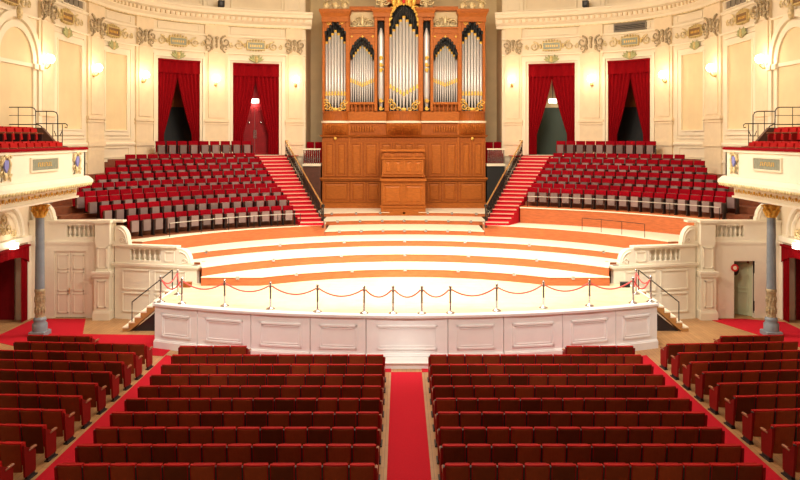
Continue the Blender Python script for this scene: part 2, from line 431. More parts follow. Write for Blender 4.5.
# ------------------------------------------------------------------ stage
st = thing('stage', 'low curved concert stage with white panelled front and pale boards', 'stage', (0, 28, 0))
ZS = 1.58
mb = MB()
N = 40; arc = [(-8.9+17.8*i/N, front_arc(-8.9+17.8*i/N)) for i in range(N+1)]
mb.prism(arc+[(8.9, 29.9), (8.2, 30.2), (8.2, 32), (-8.2, 32), (-8.2, 30.2), (-8.9, 29.9)], ZS-.08, ZS); mb.build('deck', 'stagefloor', st)
mb = MB(); rows = []
for i in range(N+1):
    x = -8.95+17.9*i/N; y = front_arc(x)
    rows.append([(x, y+.2, ZS-.10), (x, y-.05, ZS-.10), (x, y-.06, ZS-.02), (x, y-.03, ZS+.005), (x, y+.2, ZS+.005)])
mb.grid(rows, True, False)
for sg in (-1, 1): mb.box(min(sg*8.88, sg*8.96), max(sg*8.88, sg*8.96), 26.5, 29.9, ZS-.10, ZS+.005)
mb.build('edge_moulding', 'stagewhite', st)
divs = [-8.9, -7.2, -5.25, -3.2, -1.33, 1.38, 3.25, 5.3, 7.25, 8.9]
for i, (a, b) in enumerate(zip(divs, divs[1:])):
    pa, pb = Vector((a, front_arc(a), 0)), Vector((b, front_arc(b), 0)); L = (pb-pa).length; u = (pb-pa)/L; n = Vector((u.y, -u.x, 0))
    fn = lambda s, o, z, pa=pa, u=u, n=n: pa+u*s+n*o+Vector((0,0,z))
    mb = MB(); g = .012
    def bx(s0, s1, z0, z1, o0, o1): mb.plate(fn, [(s0,z0),(s1,z0),(s1,z1),(s0,z1)], o0, o1)
    bx(g, L-g, .0, ZS-.1, -.25, 0)
    z0, z1 = .42, 1.22; m_ = .30 if L < 2.3 else .35
    for (e, w_, th) in ((0, .06, .03), (.10, .03, .015)):
        bx(m_+e, L-m_-e, z0+e, z0+e+w_, 0, th); bx(m_+e, L-m_-e, z1-e-w_, z1-e, 0, th)
        bx(m_+e, m_+e+w_, z0+e, z1-e, 0, th); bx(L-m_-e-w_, L-m_-e, z0+e, z1-e, 0, th)
    pn = mb.build('front_panel', 'stagewhite', st)
    mb = MB(); bx(g, L-g, 0, .25, 0, .07); bx(g, L-g, .25, .29, 0, .04); mb.build('skirting', 'stagewhite', st)
for sg in (-1, 1):
    mb = MB(); mb.box(min(sg*8.65, sg*8.9), max(sg*8.65, sg*8.9), 26.6, 29.9, 0, ZS-.1)
    mb.build('side_panel', 'stagewhite', st)
mb = MB(); mb.box(-.75, .75, 24.1, 24.68, 0, .17); mb.box(-.75, .75, 24.05, 24.68, .17, .2)
tag(mb.build('stage_step', 'stagewhite'), 'low white step at the foot of the stage, end of centre aisle', 'step')

# terraces
def circ(c, R): return lambda x: c+math.sqrt(max(R*R-x*x, 0))
def terrace(name, f, xe, zb, zt, yback, label, flat=None, mats=('riser', 'tread')):
    n = 48; xs = [-xe+2*xe*i/n for i in range(n+1)]
    pts = [(x, max(f(x), flat) if flat else f(x)) for x in xs]
    t = thing(name, label, 'terrace', (0, f(0), zb))
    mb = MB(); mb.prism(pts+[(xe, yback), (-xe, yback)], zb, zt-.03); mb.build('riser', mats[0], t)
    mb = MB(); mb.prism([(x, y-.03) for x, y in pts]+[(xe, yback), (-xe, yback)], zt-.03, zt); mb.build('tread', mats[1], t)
    # small socket covers along the riser lip
    mb = MB()
    for k in range(7):
        x = -xe*.82+xe*1.64*k/6; y = (max(f(x), flat) if flat else f(x)); mb.bbox(x-.07, x+.07, y-.05, y+.02, zt-.10, zt+.012, .005)
    mb.build('socket_cover', 'chrome', t)['kind'] = 'stuff'
    return t
def t2f(x): return circ(22.3, 11.0)(x) if abs(x) < 8.11 else 31.1
T = [(circ(21.8, 9.7), 8.08, 1.58, 1.93, 29.65), (circ(22.3, 11.0), 8.1, 1.93, 2.29, None), (circ(23.3, 12.3), 9.3, 2.2, 2.58, None)]
names = ['lowest orchestra terrace, directly above the stage floor', 'second orchestra terrace up from the stage', 'third orchestra terrace up from the stage', 'fourth orchestra terrace, ending between the two red staircases', 'fifth orchestra terrace up, just before the organ console', 'topmost narrow terrace that the organ stands on']
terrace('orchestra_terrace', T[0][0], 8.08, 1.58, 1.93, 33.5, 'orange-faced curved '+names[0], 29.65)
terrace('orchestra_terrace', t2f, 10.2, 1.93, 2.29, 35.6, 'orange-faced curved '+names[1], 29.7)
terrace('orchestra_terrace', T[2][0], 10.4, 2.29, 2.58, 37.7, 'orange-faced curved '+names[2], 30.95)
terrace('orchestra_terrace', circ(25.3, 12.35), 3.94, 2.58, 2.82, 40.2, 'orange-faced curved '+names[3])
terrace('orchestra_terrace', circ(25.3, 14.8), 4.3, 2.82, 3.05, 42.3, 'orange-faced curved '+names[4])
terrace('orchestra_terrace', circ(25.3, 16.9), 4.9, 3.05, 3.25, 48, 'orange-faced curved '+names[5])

# ------------------------------------------------------------------ choir platforms
YC = 23.3
ZTOP = {1: 4.07, 2: 4.53, 3: 4.87, 4: 5.065, 5: 5.37, 6: 5.69, 7: 5.99, 8: 6.29, 9: 6.56, 10: 7.2}
CH = .90
RK = {k: 14.75+.7*(k-1) for k in range(1, 10)}; RK[10] = 22.0
def stair_x(r):       # |x| where circle of radius r (centre 0,YC) meets the stair's outer line
    # line (5.15,36.6)->(8.3,42.1)
    lo, hi = -1.0, 3.0
    for _ in range(40):
        t = (lo+hi)/2; x = 5.15+3.15*t; y = 36.6+5.5*t
        if math.hypot(x, y-YC) < r: lo = t
        else: hi = t
    return x, y
def wall_limit(ang):  # ray from (0,YC) at angle from +Y, to wall inner face or the white screen wall
    best = 40
    d = (math.sin(ang), math.cos(ang))
    for a, b in zip(WP, WP[1:]):
        ax, ay = a[0], a[1]-YC; bx_, by = b[0]-a[0], b[1]-a[1]
        den = d[0]*by-d[1]*bx_
        if abs(den) < 1e-9: continue
        t = (ax*by-ay*bx_)/den; u_ = (ax*d[1]-ay*d[0])/den
        if t > 0 and -.001 <= u_ <= 1.001: best = min(best, t)
    if d[1] > 0: best2 = best
    # screen wall at y = 31.15
    return best
def ring(mb, sg, r0, r1, zt, zb):
    xa, ya = stair_x(r0); xb, yb = stair_x(r1)
    a0 = math.atan2(xa, ya-YC); a1 = math.atan2(xb, yb-YC)
    n = 60; A1 = math.radians(82)
    pi, po = [], []
    for i in range(n+1):
        ai = a0+(A1-a0)*i/n; ao = a1+(A1-a1)*i/n
        lim_i = wall_limit(ai)-.01; lim_o = wall_limit(ao)-.01
        # keep behind the white screen wall (y>31.15)
        ri = r0; ro = min(r1, lim_o)
        if ri*math.cos(ai)+YC < 31.15 or ri > lim_i: break
        pi.append((sg*ri*math.sin(ai), YC+ri*math.cos(ai))); po.append((sg*ro*math.sin(ao), max(31.15, YC+ro*math.cos(ao))))
    poly = pi+po[::-1]
    for k in range(len(pi)-1):
        a, b, c_, d_ = pi[k], pi[k+1], po[k+1], po[k]
        mb.quad([(a[0],a[1],zt),(b[0],b[1],zt),(c_[0],c_[1],zt),(d_[0],d_[1],zt)])
        mb.quad([(a[0],a[1],zb),(b[0],b[1],zb),(b[0],b[1],zt),(a[0],a[1],zt)])
        mb.quad([(d_[0],d_[1],zb),(c_[0],c_[1],zb),(c_[0],c_[1],zt),(d_[0],d_[1],zt)])
    for e in (0, -1):
        a, d_ = pi[e], po[e]; mb.quad([(a[0],a[1],zb),(d_[0],d_[1],zb),(d_[0],d_[1],zt),(a[0],a[1],zt)])
for sg in (-1, 1):
    sd = SIDE(sg)
    t = thing('choir_platform', 'stepped wooden choir platform on the %s of the organ' % sd, 'platform', (sg*9, 37, 2.5))
    # low base deck with orange fascia
    f = circ(25.3, 12.35); xs = [3.96+(10.9-3.96)*i/24 for i in range(25)]
    pts = [(sg*x, f(x)) for x in xs]
    mb = MB(); mb.prism(pts+[(sg*11.2, 31.15), (sg*15.3, 31.15), (sg*15.3, 33), (sg*9.5, 38.5), (sg*5.1, 38.2), (sg*3.96, 38.0)], 2.3, 3.11); mb.build('fascia', 'riser', t)
    mb = MB(); mb.prism([(x, y-.03) for x, y in pts]+[(sg*11.2, 31.15), (sg*15.3, 31.15), (sg*15.3, 33), (sg*9.5, 38.5), (sg*5.1, 38.2), (sg*3.96, 38.0)], 3.11, 3.14); mb.build('deck', 'tread', t)
    k0 = 1 if sg < 0 else 3
    mb = MB()
    if sg > 0:
        ring(mb, sg, RK[3]-.52, RK[4]-.52, ZTOP[3]-CH, 2.2); mb.build('tall_fascia', 'riser', t); mb = MB(); k0 = 4
    for k in range(k0, 11):
        r0 = RK[k]-.52; r1 = (RK[k+1]-.52) if k < 10 else 40
        if k == 10: r0 = RK[10]-.6
        if k == 9: r1 = RK[10]-.6
        z = ZTOP[k]-CH
        if k == 1: z = 3.17
        if k == 10: z = 6.33
        ring(mb, sg, r0, r1, z, 2.2)
    mb.build('seat_steps', 'organdk', t)
    if sg > 0:    # bright nosing on the tall front fascia
        mb = MB(); r = RK[3]-.54
        xa, ya = stair_x(r); a0 = math.atan2(xa, ya-YC)
        pts = [(r*math.sin(a), YC+r*math.cos(a), 3.91) for a in [a0+(math.radians(57)-a0)*i/30 for i in range(31)]]
        mb.tube(pts, .03, 5); mb.build('nosing', 'tread', t)

# carpeted staircases
for sg in (-1, 1):
    sd = SIDE(sg)
    t = thing('carpeted_staircase', 'red carpeted staircase climbing beside the organ to the %s inner doorway' % sd, 'staircase', (sg*5, 37, 3.14))
    NS = 18; mb = MB(); mn = MB(); z0, z1 = 3.14, 6.36
    L0, L1 = Vector((sg*5.08, 36.65, 0)), Vector((sg*8.22, 42.05, 0)); R0, R1 = Vector((sg*3.97, 36.75, 0)), Vector((sg*6.72, 42.55, 0))
    for i in range(NS):
        a, b = i/NS, 1.0
        p = [L0.lerp(L1, a), R0.lerp(R1, a), R0.lerp(R1, (i+1.05)/NS), L0.lerp(L1, (i+1.05)/NS)]
        zt = z0+(z1-z0)*(i+1)/NS
        mb.hexa([(q.x, q.y, z0-.5 if i else z0) for q in p]+[(q.x, q.y, zt) for q in p])
        dl = Vector((0, -.03, 0))
        q0, q1 = p[0]+dl, p[1]+dl
        mn.hexa([(q0.x,q0.y,zt-.06),(q1.x,q1.y,zt-.04),(p[1].x,p[1].y+.01,zt-.04),(p[0].x,p[0].y+.01,zt-.04),(q0.x,q0.y,zt+.004),(q1.x,q1.y,zt+.004),(p[1].x,p[1].y+.01,zt+.004),(p[0].x,p[0].y+.01,zt+.004)])
    mb.build('steps', 'carpet', t); mn.build('nosing', mat('pale_carpet_edge', (.80, .36, .27), .7), t)
    mb = MB(); mb.prism([(sg*8.25, 42.05), (sg*6.6, 42.45), (sg*6.35, 45.4), (sg*9.6, 44.5), (sg*9.6, 43.5)], 6.33, 6.37); mb.build('landing', 'carpet', t)
    # iron balustrade with brass handrail on the organ side
    t = thing('staircase_balustrade', 'black iron balustrade with brass handrail on the %s staircase' % sd, 'balustrade', (sg*4, 37, 3.14))
    A0, A1 = Vector((sg*4.0, 36.9, 3.2)), Vector((sg*6.72, 42.6, 6.4))
    up = Vector((0,0,.86))
    mb = MB(); mb.tube([A0+up, A1+up], .045, 6); mb.tube([A1+up, A1+up+Vector((0,.9,0))], .045, 6); mb.build('handrail', 'brass', t)
    mb = MB(); n = 26
    for i in range(n+1):
        p = A0.lerp(A1, i/n); mb.tube([p, p+up], .016, 4)
        if i < n:
            q = A0.lerp(A1, (i+1)/n); mid = (p+q)/2
            mb.tube([p+up*.25, mid+up*.5, q+up*.25], .012, 4); mb.tube([p+up*.8, mid+up*.5, q+up*.8], .012, 4)
    mb.tube([A0+up*.12, A1+up*.12], .03, 4); mb.build('ironwork', 'iron', t)
    mb = MB(); mb.hexa([(A0.x-.05, A0.y, 3.0), (A0.x+.05, A0.y, 3.0), (A1.x+.05, A1.y, 3.0), (A1.x-.05, A1.y, 3.0), (A0.x-.05, A0.y, 3.3), (A0.x+.05, A0.y, 3.3), (A1.x+.05, A1.y, 6.48), (A1.x-.05, A1.y, 6.48)])
    mb.build('stringer', 'darkpanel', t)
    mb = MB(); mb.lathe((A0.x, A0.y, 3.14), [(.07, 0), (.07, .1), (.04, .15), (.04, .85), (.08, .9), (.08, .98), (0, 1.05)], 8); mb.build('newel_post', 'iron', t)

# side boxes beside the organ
for sg in (-1, 1):
    sd = SIDE(sg)
    t = thing('organ_side_box', 'small raised box with pale rail between organ and %s staircase' % sd, 'box', (sg*5.5, 45, 3.2))
    x0, x1 = sorted((sg*4.95, sg*6.0))
    mb = MB(); mb.box(x0, x1, 44.6, 48.3, 3.2, 5.75); mb.build('base_wall', 'darkpanel' if sg < 0 else 'black', t)
    mb = MB(); mb.box(x0-.02, x1+.02, 44.5, 48.3, 5.75, 5.9); mb.build('floor_ledge', 'trim', t)
    mb = MB(); mb.box(x0, x1, 44.5, 44.62, 6.72, 6.80); mb.build('rail', 'trim', t)
    mb = MB()
    for i in range(9):
        x = x0+.06+(x1-x0-.12)*i/8; mb.lathe((x, 44.56, 5.9), [(.03,0),(.03,.08),(.045,.25),(.02,.5),(.03,.7),(.03,.82)], 6)
    mb.build('baluster_row', 'chrome', t)
    mb = MB(); mb.box(x0, x1, 45.3, 46.4, 5.9, 6.5); mb.box(x0, x1, 46.3, 48.3, 5.9, 6.6); mb.build('seat_step', 'curtain', t)
    for j in range(2):
        mb = MB(); xx = x0+.28+j*.52
        mb.bbox(xx-.23, xx+.23, 45.9, 46.0, 6.6, 7.18, .03); mb.bbox(xx-.23, xx+.23, 45.5, 45.9, 6.5, 6.62, .03)
        mb.build('bench_seat', 'velchoir', t)

# ------------------------------------------------------------------ curtained doorways
def drape(mb, fn, a, b, z0, z1, pinch, side, o, folds=7, col=None):
    # side: +1 curtain pinned at a (outer edge) sweeping to middle at top
    n, m_ = folds*6, 14; rows = []
    for j in range(m_+1):
        t = j/m_; z = z1+(z0-z1)*t
        wj = (b-a)*(1-pinch*min(1, t/.9)**1.2)
        r = []
        for i in range(n+1):
            u = i/n
            s = a+wj*u if side > 0 else b-wj*u
            r.append(fn(s, o+.05*math.sin(u*folds*2*PI)*(1-.3*t), z))
        rows.append(r)
    mb.grid(rows)
pos = {-1: ('outer left', 'inner left'), 1: ('outer right', 'inner right')}
for sg in (-1, 1):
    fn = Wf(sg)
    for k, (a, b) in enumerate((sD1, sD2)):
        nm = pos[sg][k]; mid = (a+b)/2; wd = b-a
        # leaf / dark opening
        cnt += 0
        closed = (sg < 0 and k == 1)
        d = thing('door_%d' % (1+k+(2 if sg > 0 else 0)), '', '', fn(mid, -.5, ZD0)); del d['label'], d['category']; d['kind'] = 'structure'
        mb = MB()
        if closed:
            for (u0, u1) in ((a, mid-.01), (mid+.01, b)):
                wb(mb, fn, u0, u1, ZD0, 9.3, -.45, -.38); wframe(mb, fn, u0+.15, u1-.15, 6.6, 7.5, .05, -.38, -.35); wframe(mb, fn, u0+.15, u1-.15, 7.7, 9.1, .05, -.38, -.35)
            wb(mb, fn, a, b, 9.3, ZD1, -.45, -.38)
            mb.build('door_leaf', 'doorred', d)
            mb = MB()
            for u in (mid-.35, mid+.35): mb.ell(fn(u, -.32, 8.35), (.07, .07, .07))
            mb.tube([fn(mid-.06, -.33, 7.4), fn(mid-.06, -.33, 7.9)], .025); mb.tube([fn(mid+.06, -.33, 7.4), fn(mid+.06, -.33, 7.9)], .025)
            mb.build('door_handle', 'chrome', d)
        else:
            top = 9.25 if k == 0 else 9.3
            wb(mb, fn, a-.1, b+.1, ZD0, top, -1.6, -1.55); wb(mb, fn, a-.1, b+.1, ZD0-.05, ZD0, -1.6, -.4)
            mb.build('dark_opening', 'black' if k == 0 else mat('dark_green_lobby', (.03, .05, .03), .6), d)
            mb = MB(); wb(mb, fn, a-.1, b+.1, top, ZD1, -1.6, -1.5); wb(mb, fn, a-.12, a-.02, ZD0, ZD1, -1.6, -.4); wb(mb, fn, b+.02, b+.12, ZD0, ZD1, -1.6, -.4)
            wb(mb, fn, a-.1, b+.1, ZD1, ZD1+.1, -1.6, -.4)
            mb.build('lintel_panel', 'organ' if k == 0 else 'niche', d)
        # curtain
        t = thing('door_curtain', 'dark red velvet curtain in the %s choir doorway%s' % (nm, ', drawn before a closed red door' if closed else ', parted over a dark opening'), 'curtain', fn(mid, .1, ZD0))
        mb = MB(); drape(mb, fn, a, b, ZD1-.75, ZD1, 0, 1, .10, 5); wb(mb, fn, a, b, ZD1-.08, ZD1+.02, .03, .2); mb.build('valance', 'curtain', t)
        pinch = {(-1,0): .66, (-1,1): .55, (1,0): .62, (1,1): .66}[(sg, k)]
        for (u0, u1, sd_) in ((a, mid+.05, 1), (mid-.05, b, -1)):
            mb = MB(); n, m_ = 40, 16; rows = []
            for j in range(m_+1):
                tt = j/m_; z = ZD1-.5+(ZD0+.35*(0)-(ZD1-.5))*tt
                wj = (u1-u0)*(1-pinch*min(1, tt/.75)**1.3)
                r = []
                for i in range(n+1):
                    u = i/n; s = u0+wj*u if sd_ > 0 else u1-wj*u
                    r.append(fn(s, -.02+.045*math.sin(u*6*2*PI)*(1-.4*tt), z))
                rows.append(r)
            mb.grid(rows); mb.build('drape', 'curtain', t)
        if k == 1:
            zz = zpx(mid, 101)
            t2 = thing('exit_lamp', 'small lit lamp box hanging in the %s choir doorway' % nm, 'lamp', fn(mid, -.3, zz))
            mb = MB(); wb(mb, fn, mid-.22, mid+.22, zz-.10, zz+.14, -.45, -.28); mb.build('lamp_box', 'exit', t2)
            mb = MB(); mb.tube([fn(mid, -.36, zz+.14), fn(mid, -.36, ZD1)], .02); mb.build('hanger', 'iron', t2)
            l = bpy.data.lights.new('exit_lamp_light', 'POINT'); l.energy = 25; l.color = (1, .9, .7); l.shadow_soft_size = .1
            lo = bpy.data.objects.new('exit_lamp_light', l); C.objects.link(lo); lo.location = Vector(fn(mid, -.15, zz-.15))-t2.location; lo.parent = t2

# ------------------------------------------------------------------ sconces
SC = [(50, 59, 'beside the blind arch'), (98.5, 68, 'between the two tall cream panels'), (146, 75, 'just outside the outer choir doorway'), (217, 79, 'between the two choir doorways'), (296, 80, 'nearest the organ')]
for sg in (-1, 1):
    fn = Wf(sg)
    for (x, y, d) in SC:
        s = s_px(x, .42); z = zpx(s, y)
        t = thing('wall_sconce', 'lit globe wall lamp on %s wall, %s' % (SIDE(sg), d), 'wall lamp', fn(s, .12, z-.35), 'lit globe sconces along the walls')
        mb = MB(); mb.tube([fn(s, .12, z-.35), fn(s, .3, z-.4), fn(s, .42, z-.3), fn(s, .42, z-.16)], .03); mb.lathe(fn(s, .15, z-.45), [(.0,0),(.09,.03),(.1,.1),(.05,.25),(0,.3)], 8); mb.build('bracket', 'brass', t)
        mb = MB()
        c = fn(s, .42, z); mb.lathe(c, [(.05,-.19),(.13,-.15),(.19,-.05),(.2,.03),(.16,.13),(.08,.19),(0,.2)], 12); mb.build('globe', 'glow', t)
        l = bpy.data.lights.new('sconce_light', 'POINT'); l.energy = 42; l.color = (1, .78, .48); l.shadow_soft_size = .12
        lo = bpy.data.objects.new('sconce_light', l); C.objects.link(lo); lo.location = Vector(fn(s, .72, z+.02))-t.location; lo.parent = t

# ------------------------------------------------------------------ cartouches on the frieze
CT = [(10, 'above the blind arch', 1), (67, 'above the tall panel by the gallery', 1), (113, 'above the tall panel near the choir', 1), (178, 'above the outer choir doorway', 0), (256, 'above the inner choir doorway', 0)]
for sg in (-1, 1):
    fn = Wf(sg)
    for (x, d, brown) in CT:
        s = s_px(x); z = 12.92
        t = thing('wall_cartouche', 'gilded cartouche with small plaque, %s on %s wall' % (d, SIDE(sg)), 'cartouche', fn(s, .1, z-.4), 'gilded cartouches along the frieze')
        mb = MB(); wb(mb, fn, s-.5, s+.5, z-.2, z+.2, .04, .12); mb.build('plaque', mat('brown_plaque', (.22, .12, .045), .5) if brown else 'plaque', t)
        mb = MB()
        wframe(mb, fn, s-.55, s+.55, z-.24, z+.24, .05, .04, .15)
        for i in range(7):
            u = s-.5+i/6; hh = .06+.08*math.sin(PI*i/6)
            mb.ell(fn(u, .08, z+.25+hh*.4), (.06, .04, hh*.9), 6); mb.ell(fn(u, .08, z-.24-hh*.2), (.05, .04, hh*.5), 6)
        for q in (-1, 1): mb.ell(fn(s+q*.66, .08, z), (.08, .08, .16), 6)
        mb.build('frame', 'cartgold', t)
        for q in (-1, 1):
            mb = MB(); spiral(mb, fn, s+q*1.05, z, .28, .1, q, 1.5, .05, PI/2)
            spiral(mb, fn, s+q*1.45, z-.05, .15, .1, -q, 1.2, .04, PI/2)
            mb.tube([fn(s+q*.7, .1, z+.05), fn(s+q*.9, .1, z+.25), fn(s+q*1.1, .1, z+.28)], .035, 5)
            mb.build('scroll', 'goldpale', t)
        # gold strokes (worn lettering) on plaque are too small to read
        mb = MB()
        for i in range(6): wb(mb, fn, s-.36+i*.13, s-.30+i*.13, z-.06, z+.06, .12, .128)
        mb.build('relief_strokes', 'gold', t)['kind'] = 'stuff'
        zz = 12.12 if x in (178, 256) else 12.2
        if x > 20:
            t = thing('leaf_ornament', 'gilded leaf fan under the cartouche %s, %s wall' % (d, SIDE(sg)), 'ornament', fn(s, .1, zz-.2), 'leaf ornaments below the cartouches')
            mb = MB(); mb.ell(fn(s, .12, zz), (.13, .08, .22), 8); mb.build('centre_shell', 'cartgold', t)
            for q in (-1, 1):
                mb = MB()
                for i in range(3):
                    a = math.radians(25+28*i)
                    c = Vector(fn(s+q*.30*math.sin(a)*1.2, .13, zz+.22*math.cos(a)-.05))
                    mb.tube([fn(s+q*.08, .12, zz-.18), c, fn(s+q*.48*math.sin(a), .12, zz+.34*math.cos(a)-.02)], [.03, .07, .015], 6)
                mb.build('leaf_spray', 'greenleaf', t)

# ventilation grille above outer right doorway, clerestory grilles, cornice projectors
fn = Wf(1); s0, s1 = s_px(807-645)+.0, s_px(807-613)
t = thing('wall_grille', 'long dark ventilation grille above the outer right choir doorway', 'grille', fn((s0+s1)/2, .05, 13.55))
mb = MB(); wframe(mb, fn, s0, s1, 13.52, 13.98, .06, 0, .1); mb.build('frame', 'bodygrey', t)
mb = MB(); wb(mb, fn, s0+.05, s1-.05, 13.56, 13.94, .052, .07); mb.build('back_plate', 'black', t)
mb = MB()
for i in range(4): wb(mb, fn, s0+.05, s1-.05, 13.60+i*.09, 13.63+i*.09, .07, .095)
mb.build('slats', 'bodygrey', t)
for sg in (-1, 1):
    fn = Wf(sg); s0, s1 = s_px(63), s_px(85)
    t = thing('clerestory_grille', 'pierced grey grille above the entablature near the top of the %s wall' % SIDE(sg), 'grille', fn((s0+s1)/2, .05, 13.5))
    mb = MB(); wframe(mb, fn, s0, s1, 13.52, 13.98, .05, 0, .08); mb.build('frame', 'trim', t)
    mb = MB()
    for i in range(4):
        u = s0+.1+(s1-s0-.2)*i/4; wb(mb, fn, u+.05, u+(s1-s0)/4-.12, 13.6, 13.92, .0, .06)
    mb.build('grating', 'bodygrey', t)
    s = s_px(219) if sg < 0 else s_px(807.5-587.5)
    t = thing('cornice_projector', 'small black projector standing on the %s cornice' % SIDE(sg), 'projector', fn(s, .6, 14.98))
    mb = MB(); wb(mb, fn, s-.16, s+.16, 15.02, 15.38, .45, .8); mb.lathe(fn(s, .62, 14.98), [(.1,0),(.1,.05)], 8); mb.build('housing', 'black', t)
    mb = MB(); mb.tube([fn(s-.05, .8, 15.2), fn(s-.05, .84, 15.2)], .1, 10); mb.build('lens_ring', 'iron', t)

# ------------------------------------------------------------------ organ
YO = 44.6; K = YO/F
def oz(y): return H+(PY-y)*K
def ox(x): return (x-403.6)*K
og = thing('pipe_organ', 'monumental oak pipe organ with silver pipes and gilded carving', 'organ', (0, 45.5, 3.25))
XO = 4.87
mb = MB()
mb.box(-XO, XO, YO+.1, 47.8, 3.25, oz(121)); mb.box(-XO+.1, XO-.1, YO+.9, 47.8, oz(121), oz(12))
mb.box(ox(387), ox(420), YO+.9, 47.8, oz(12), 16.9)
mb.build('case_body', 'organ', og)
mb = MB()
def hmold(mb, x0, x1, y, z0, z1, d, pr=.10):
    mb.hexa([(x0, y, z0), (x1, y, z0), (x1, y+d, z0), (x0, y+d, z0), (x0-pr, y-pr, z1), (x1+pr, y-pr, z1), (x1+pr, y+d, z1), (x0-pr, y+d, z1)])
mb.box(-XO-.1, XO+.1, YO-.05, YO+.2, 3.25, oz(204)); mb.box(-XO-.04, XO+.04, YO, YO+.2, oz(204), oz(202.5))
mb.box(-XO-.12, XO+.12, YO-.08, YO+.2, oz(179.3), oz(177.6)); mb.box(-XO-.05, XO+.05, YO, YO+.2, oz(181), oz(179.3))
hmold(mb, -XO-.05, XO+.05, YO, oz(137), oz(135), .3)
mb.build('base_moulding', 'organlt', og)
# lower & upper panels with stiles
def opanel(mb, x0, x1, z0, z1, y, d=.05):
    w_ = .07
    mb.box(x0, x1, y-d, y, z0, z0+w_); mb.box(x0, x1, y-d, y, z1-w_, z1); mb.box(x0, x0+w_, y-d, y, z0+w_, z1-w_); mb.box(x1-w_, x1, y-d, y, z0+w_, z1-w_)
    mb.hexa([(x0+.2, y-.03, z0+.2), (x1-.2, y-.03, z0+.2), (x1-.12, y+.01, z0+.12), (x0+.12, y+.01, z0+.12), (x0+.2, y-.03, z1-.2), (x1-.2, y-.03, z1-.2), (x1-.12, y+.01, z1-.12), (x0+.12, y+.01, z1-.12)])
for q in (-1, 1):
    for (a, b) in ((323, 348.5), (350.5, 365), (366.5, 380)):
        x0, x1 = sorted((q*ox(a), q*ox(b)))
        mb = MB(); opanel(mb, x0, x1, oz(202), oz(182), YO+.1); mb.build('lower_panel', 'organlt', og)
    for (a, b) in ((324, 334), (336, 346), (350, 362), (364, 378), (380, 392), (393, 403.4)):
        x0, x1 = sorted((q*ox(a), q*ox(b)))
        mb = MB(); opanel(mb, x0, x1, oz(176.5), oz(142.5), YO+.1); mb.build('upper_panel', 'organlt', og)
    mb = MB(); x = q*ox(349); mb.box(x-.05, x+.05, YO+.0, YO+.12, oz(177), oz(122)); mb.build('stile', 'organlt', og)
    # carved boss
    mb = MB(); mb.ell((q*ox(335), YO, oz(138.5)), (.1, .08, .1)); mb.build('boss', 'gold', og)
# bracket belly under towers + shelf
def rib_band(mb, x0, x1, y0, y1, z0, z1, n, bulge):
    rows = []
    for j in range(7):
        t = j/6; z = z0+(z1-z0)*t; off = -bulge*math.sin(t*PI/2)
        r = []
        for i in range(n*4+1):
            u = i/(n*4); r.append((x0+(x1-x0)*u, y0+off*math.sin(PI*min(1, max(0, u)))**.35+.02*math.cos(u*n*2*PI), z))
        rows.append(r)
    mb.grid(rows)
towers = [(-1, ox(322.5), ox(347.5)), (0, ox(386.5), ox(420.7)), (1, -ox(347.5), -ox(322.5))]
for k, x0, x1 in towers:
    mb = MB(); rib_band(mb, x0-.05, x1+.05, YO+.1, YO+.5, oz(135), oz(123), 14 if k else 20, .55); mb.build('bracket', 'organlt', og)
    mb = MB(); n = 20; ce = (x0+x1)/2; hw = (x1-x0)/2+.1
    fr = [(ce+hw*math.cos(PI+PI*i/n), YO+.15+.65*math.sin(PI+PI*i/n)) for i in range(n+1)]
    mb.prism(fr+[(x1+.1, YO+.9), (x0-.1, YO+.9)], oz(123), oz(121)); mb.build('ledge', 'trim', og)
    mb = MB(); fr2 = [(ce+(hw-.08)*math.cos(PI+PI*i/n), YO+.15+.55*math.sin(PI+PI*i/n)) for i in range(n+1)]
    mb.prism(fr2+[(x1, YO+.9), (x0, YO+.9)], oz(121), oz(113)); mb.prism([(x, y-.05) for x, y in fr2]+[(x1, YO+.9), (x0, YO+.9)], oz(113), oz(111.3)); mb.build('tower_base', 'organ', og)
mb = MB(); mb.box(-XO, XO, YO-.02, YO+.3, oz(122.6), oz(121)); mb.build('shelf', 'trim', og)
mb = MB(); mb.box(-XO+.05, XO-.05, YO+.12, YO+.9, oz(121), oz(111.5))
for q in (-1, 1):
    for i in range(10):
        x = q*(ox(350)+(ox(373)-ox(350))*i/9); mb.ell((x, YO+.06, oz(129)), (.07, .05, .22), 6)
mb.build('carved_band', 'organlt', og)
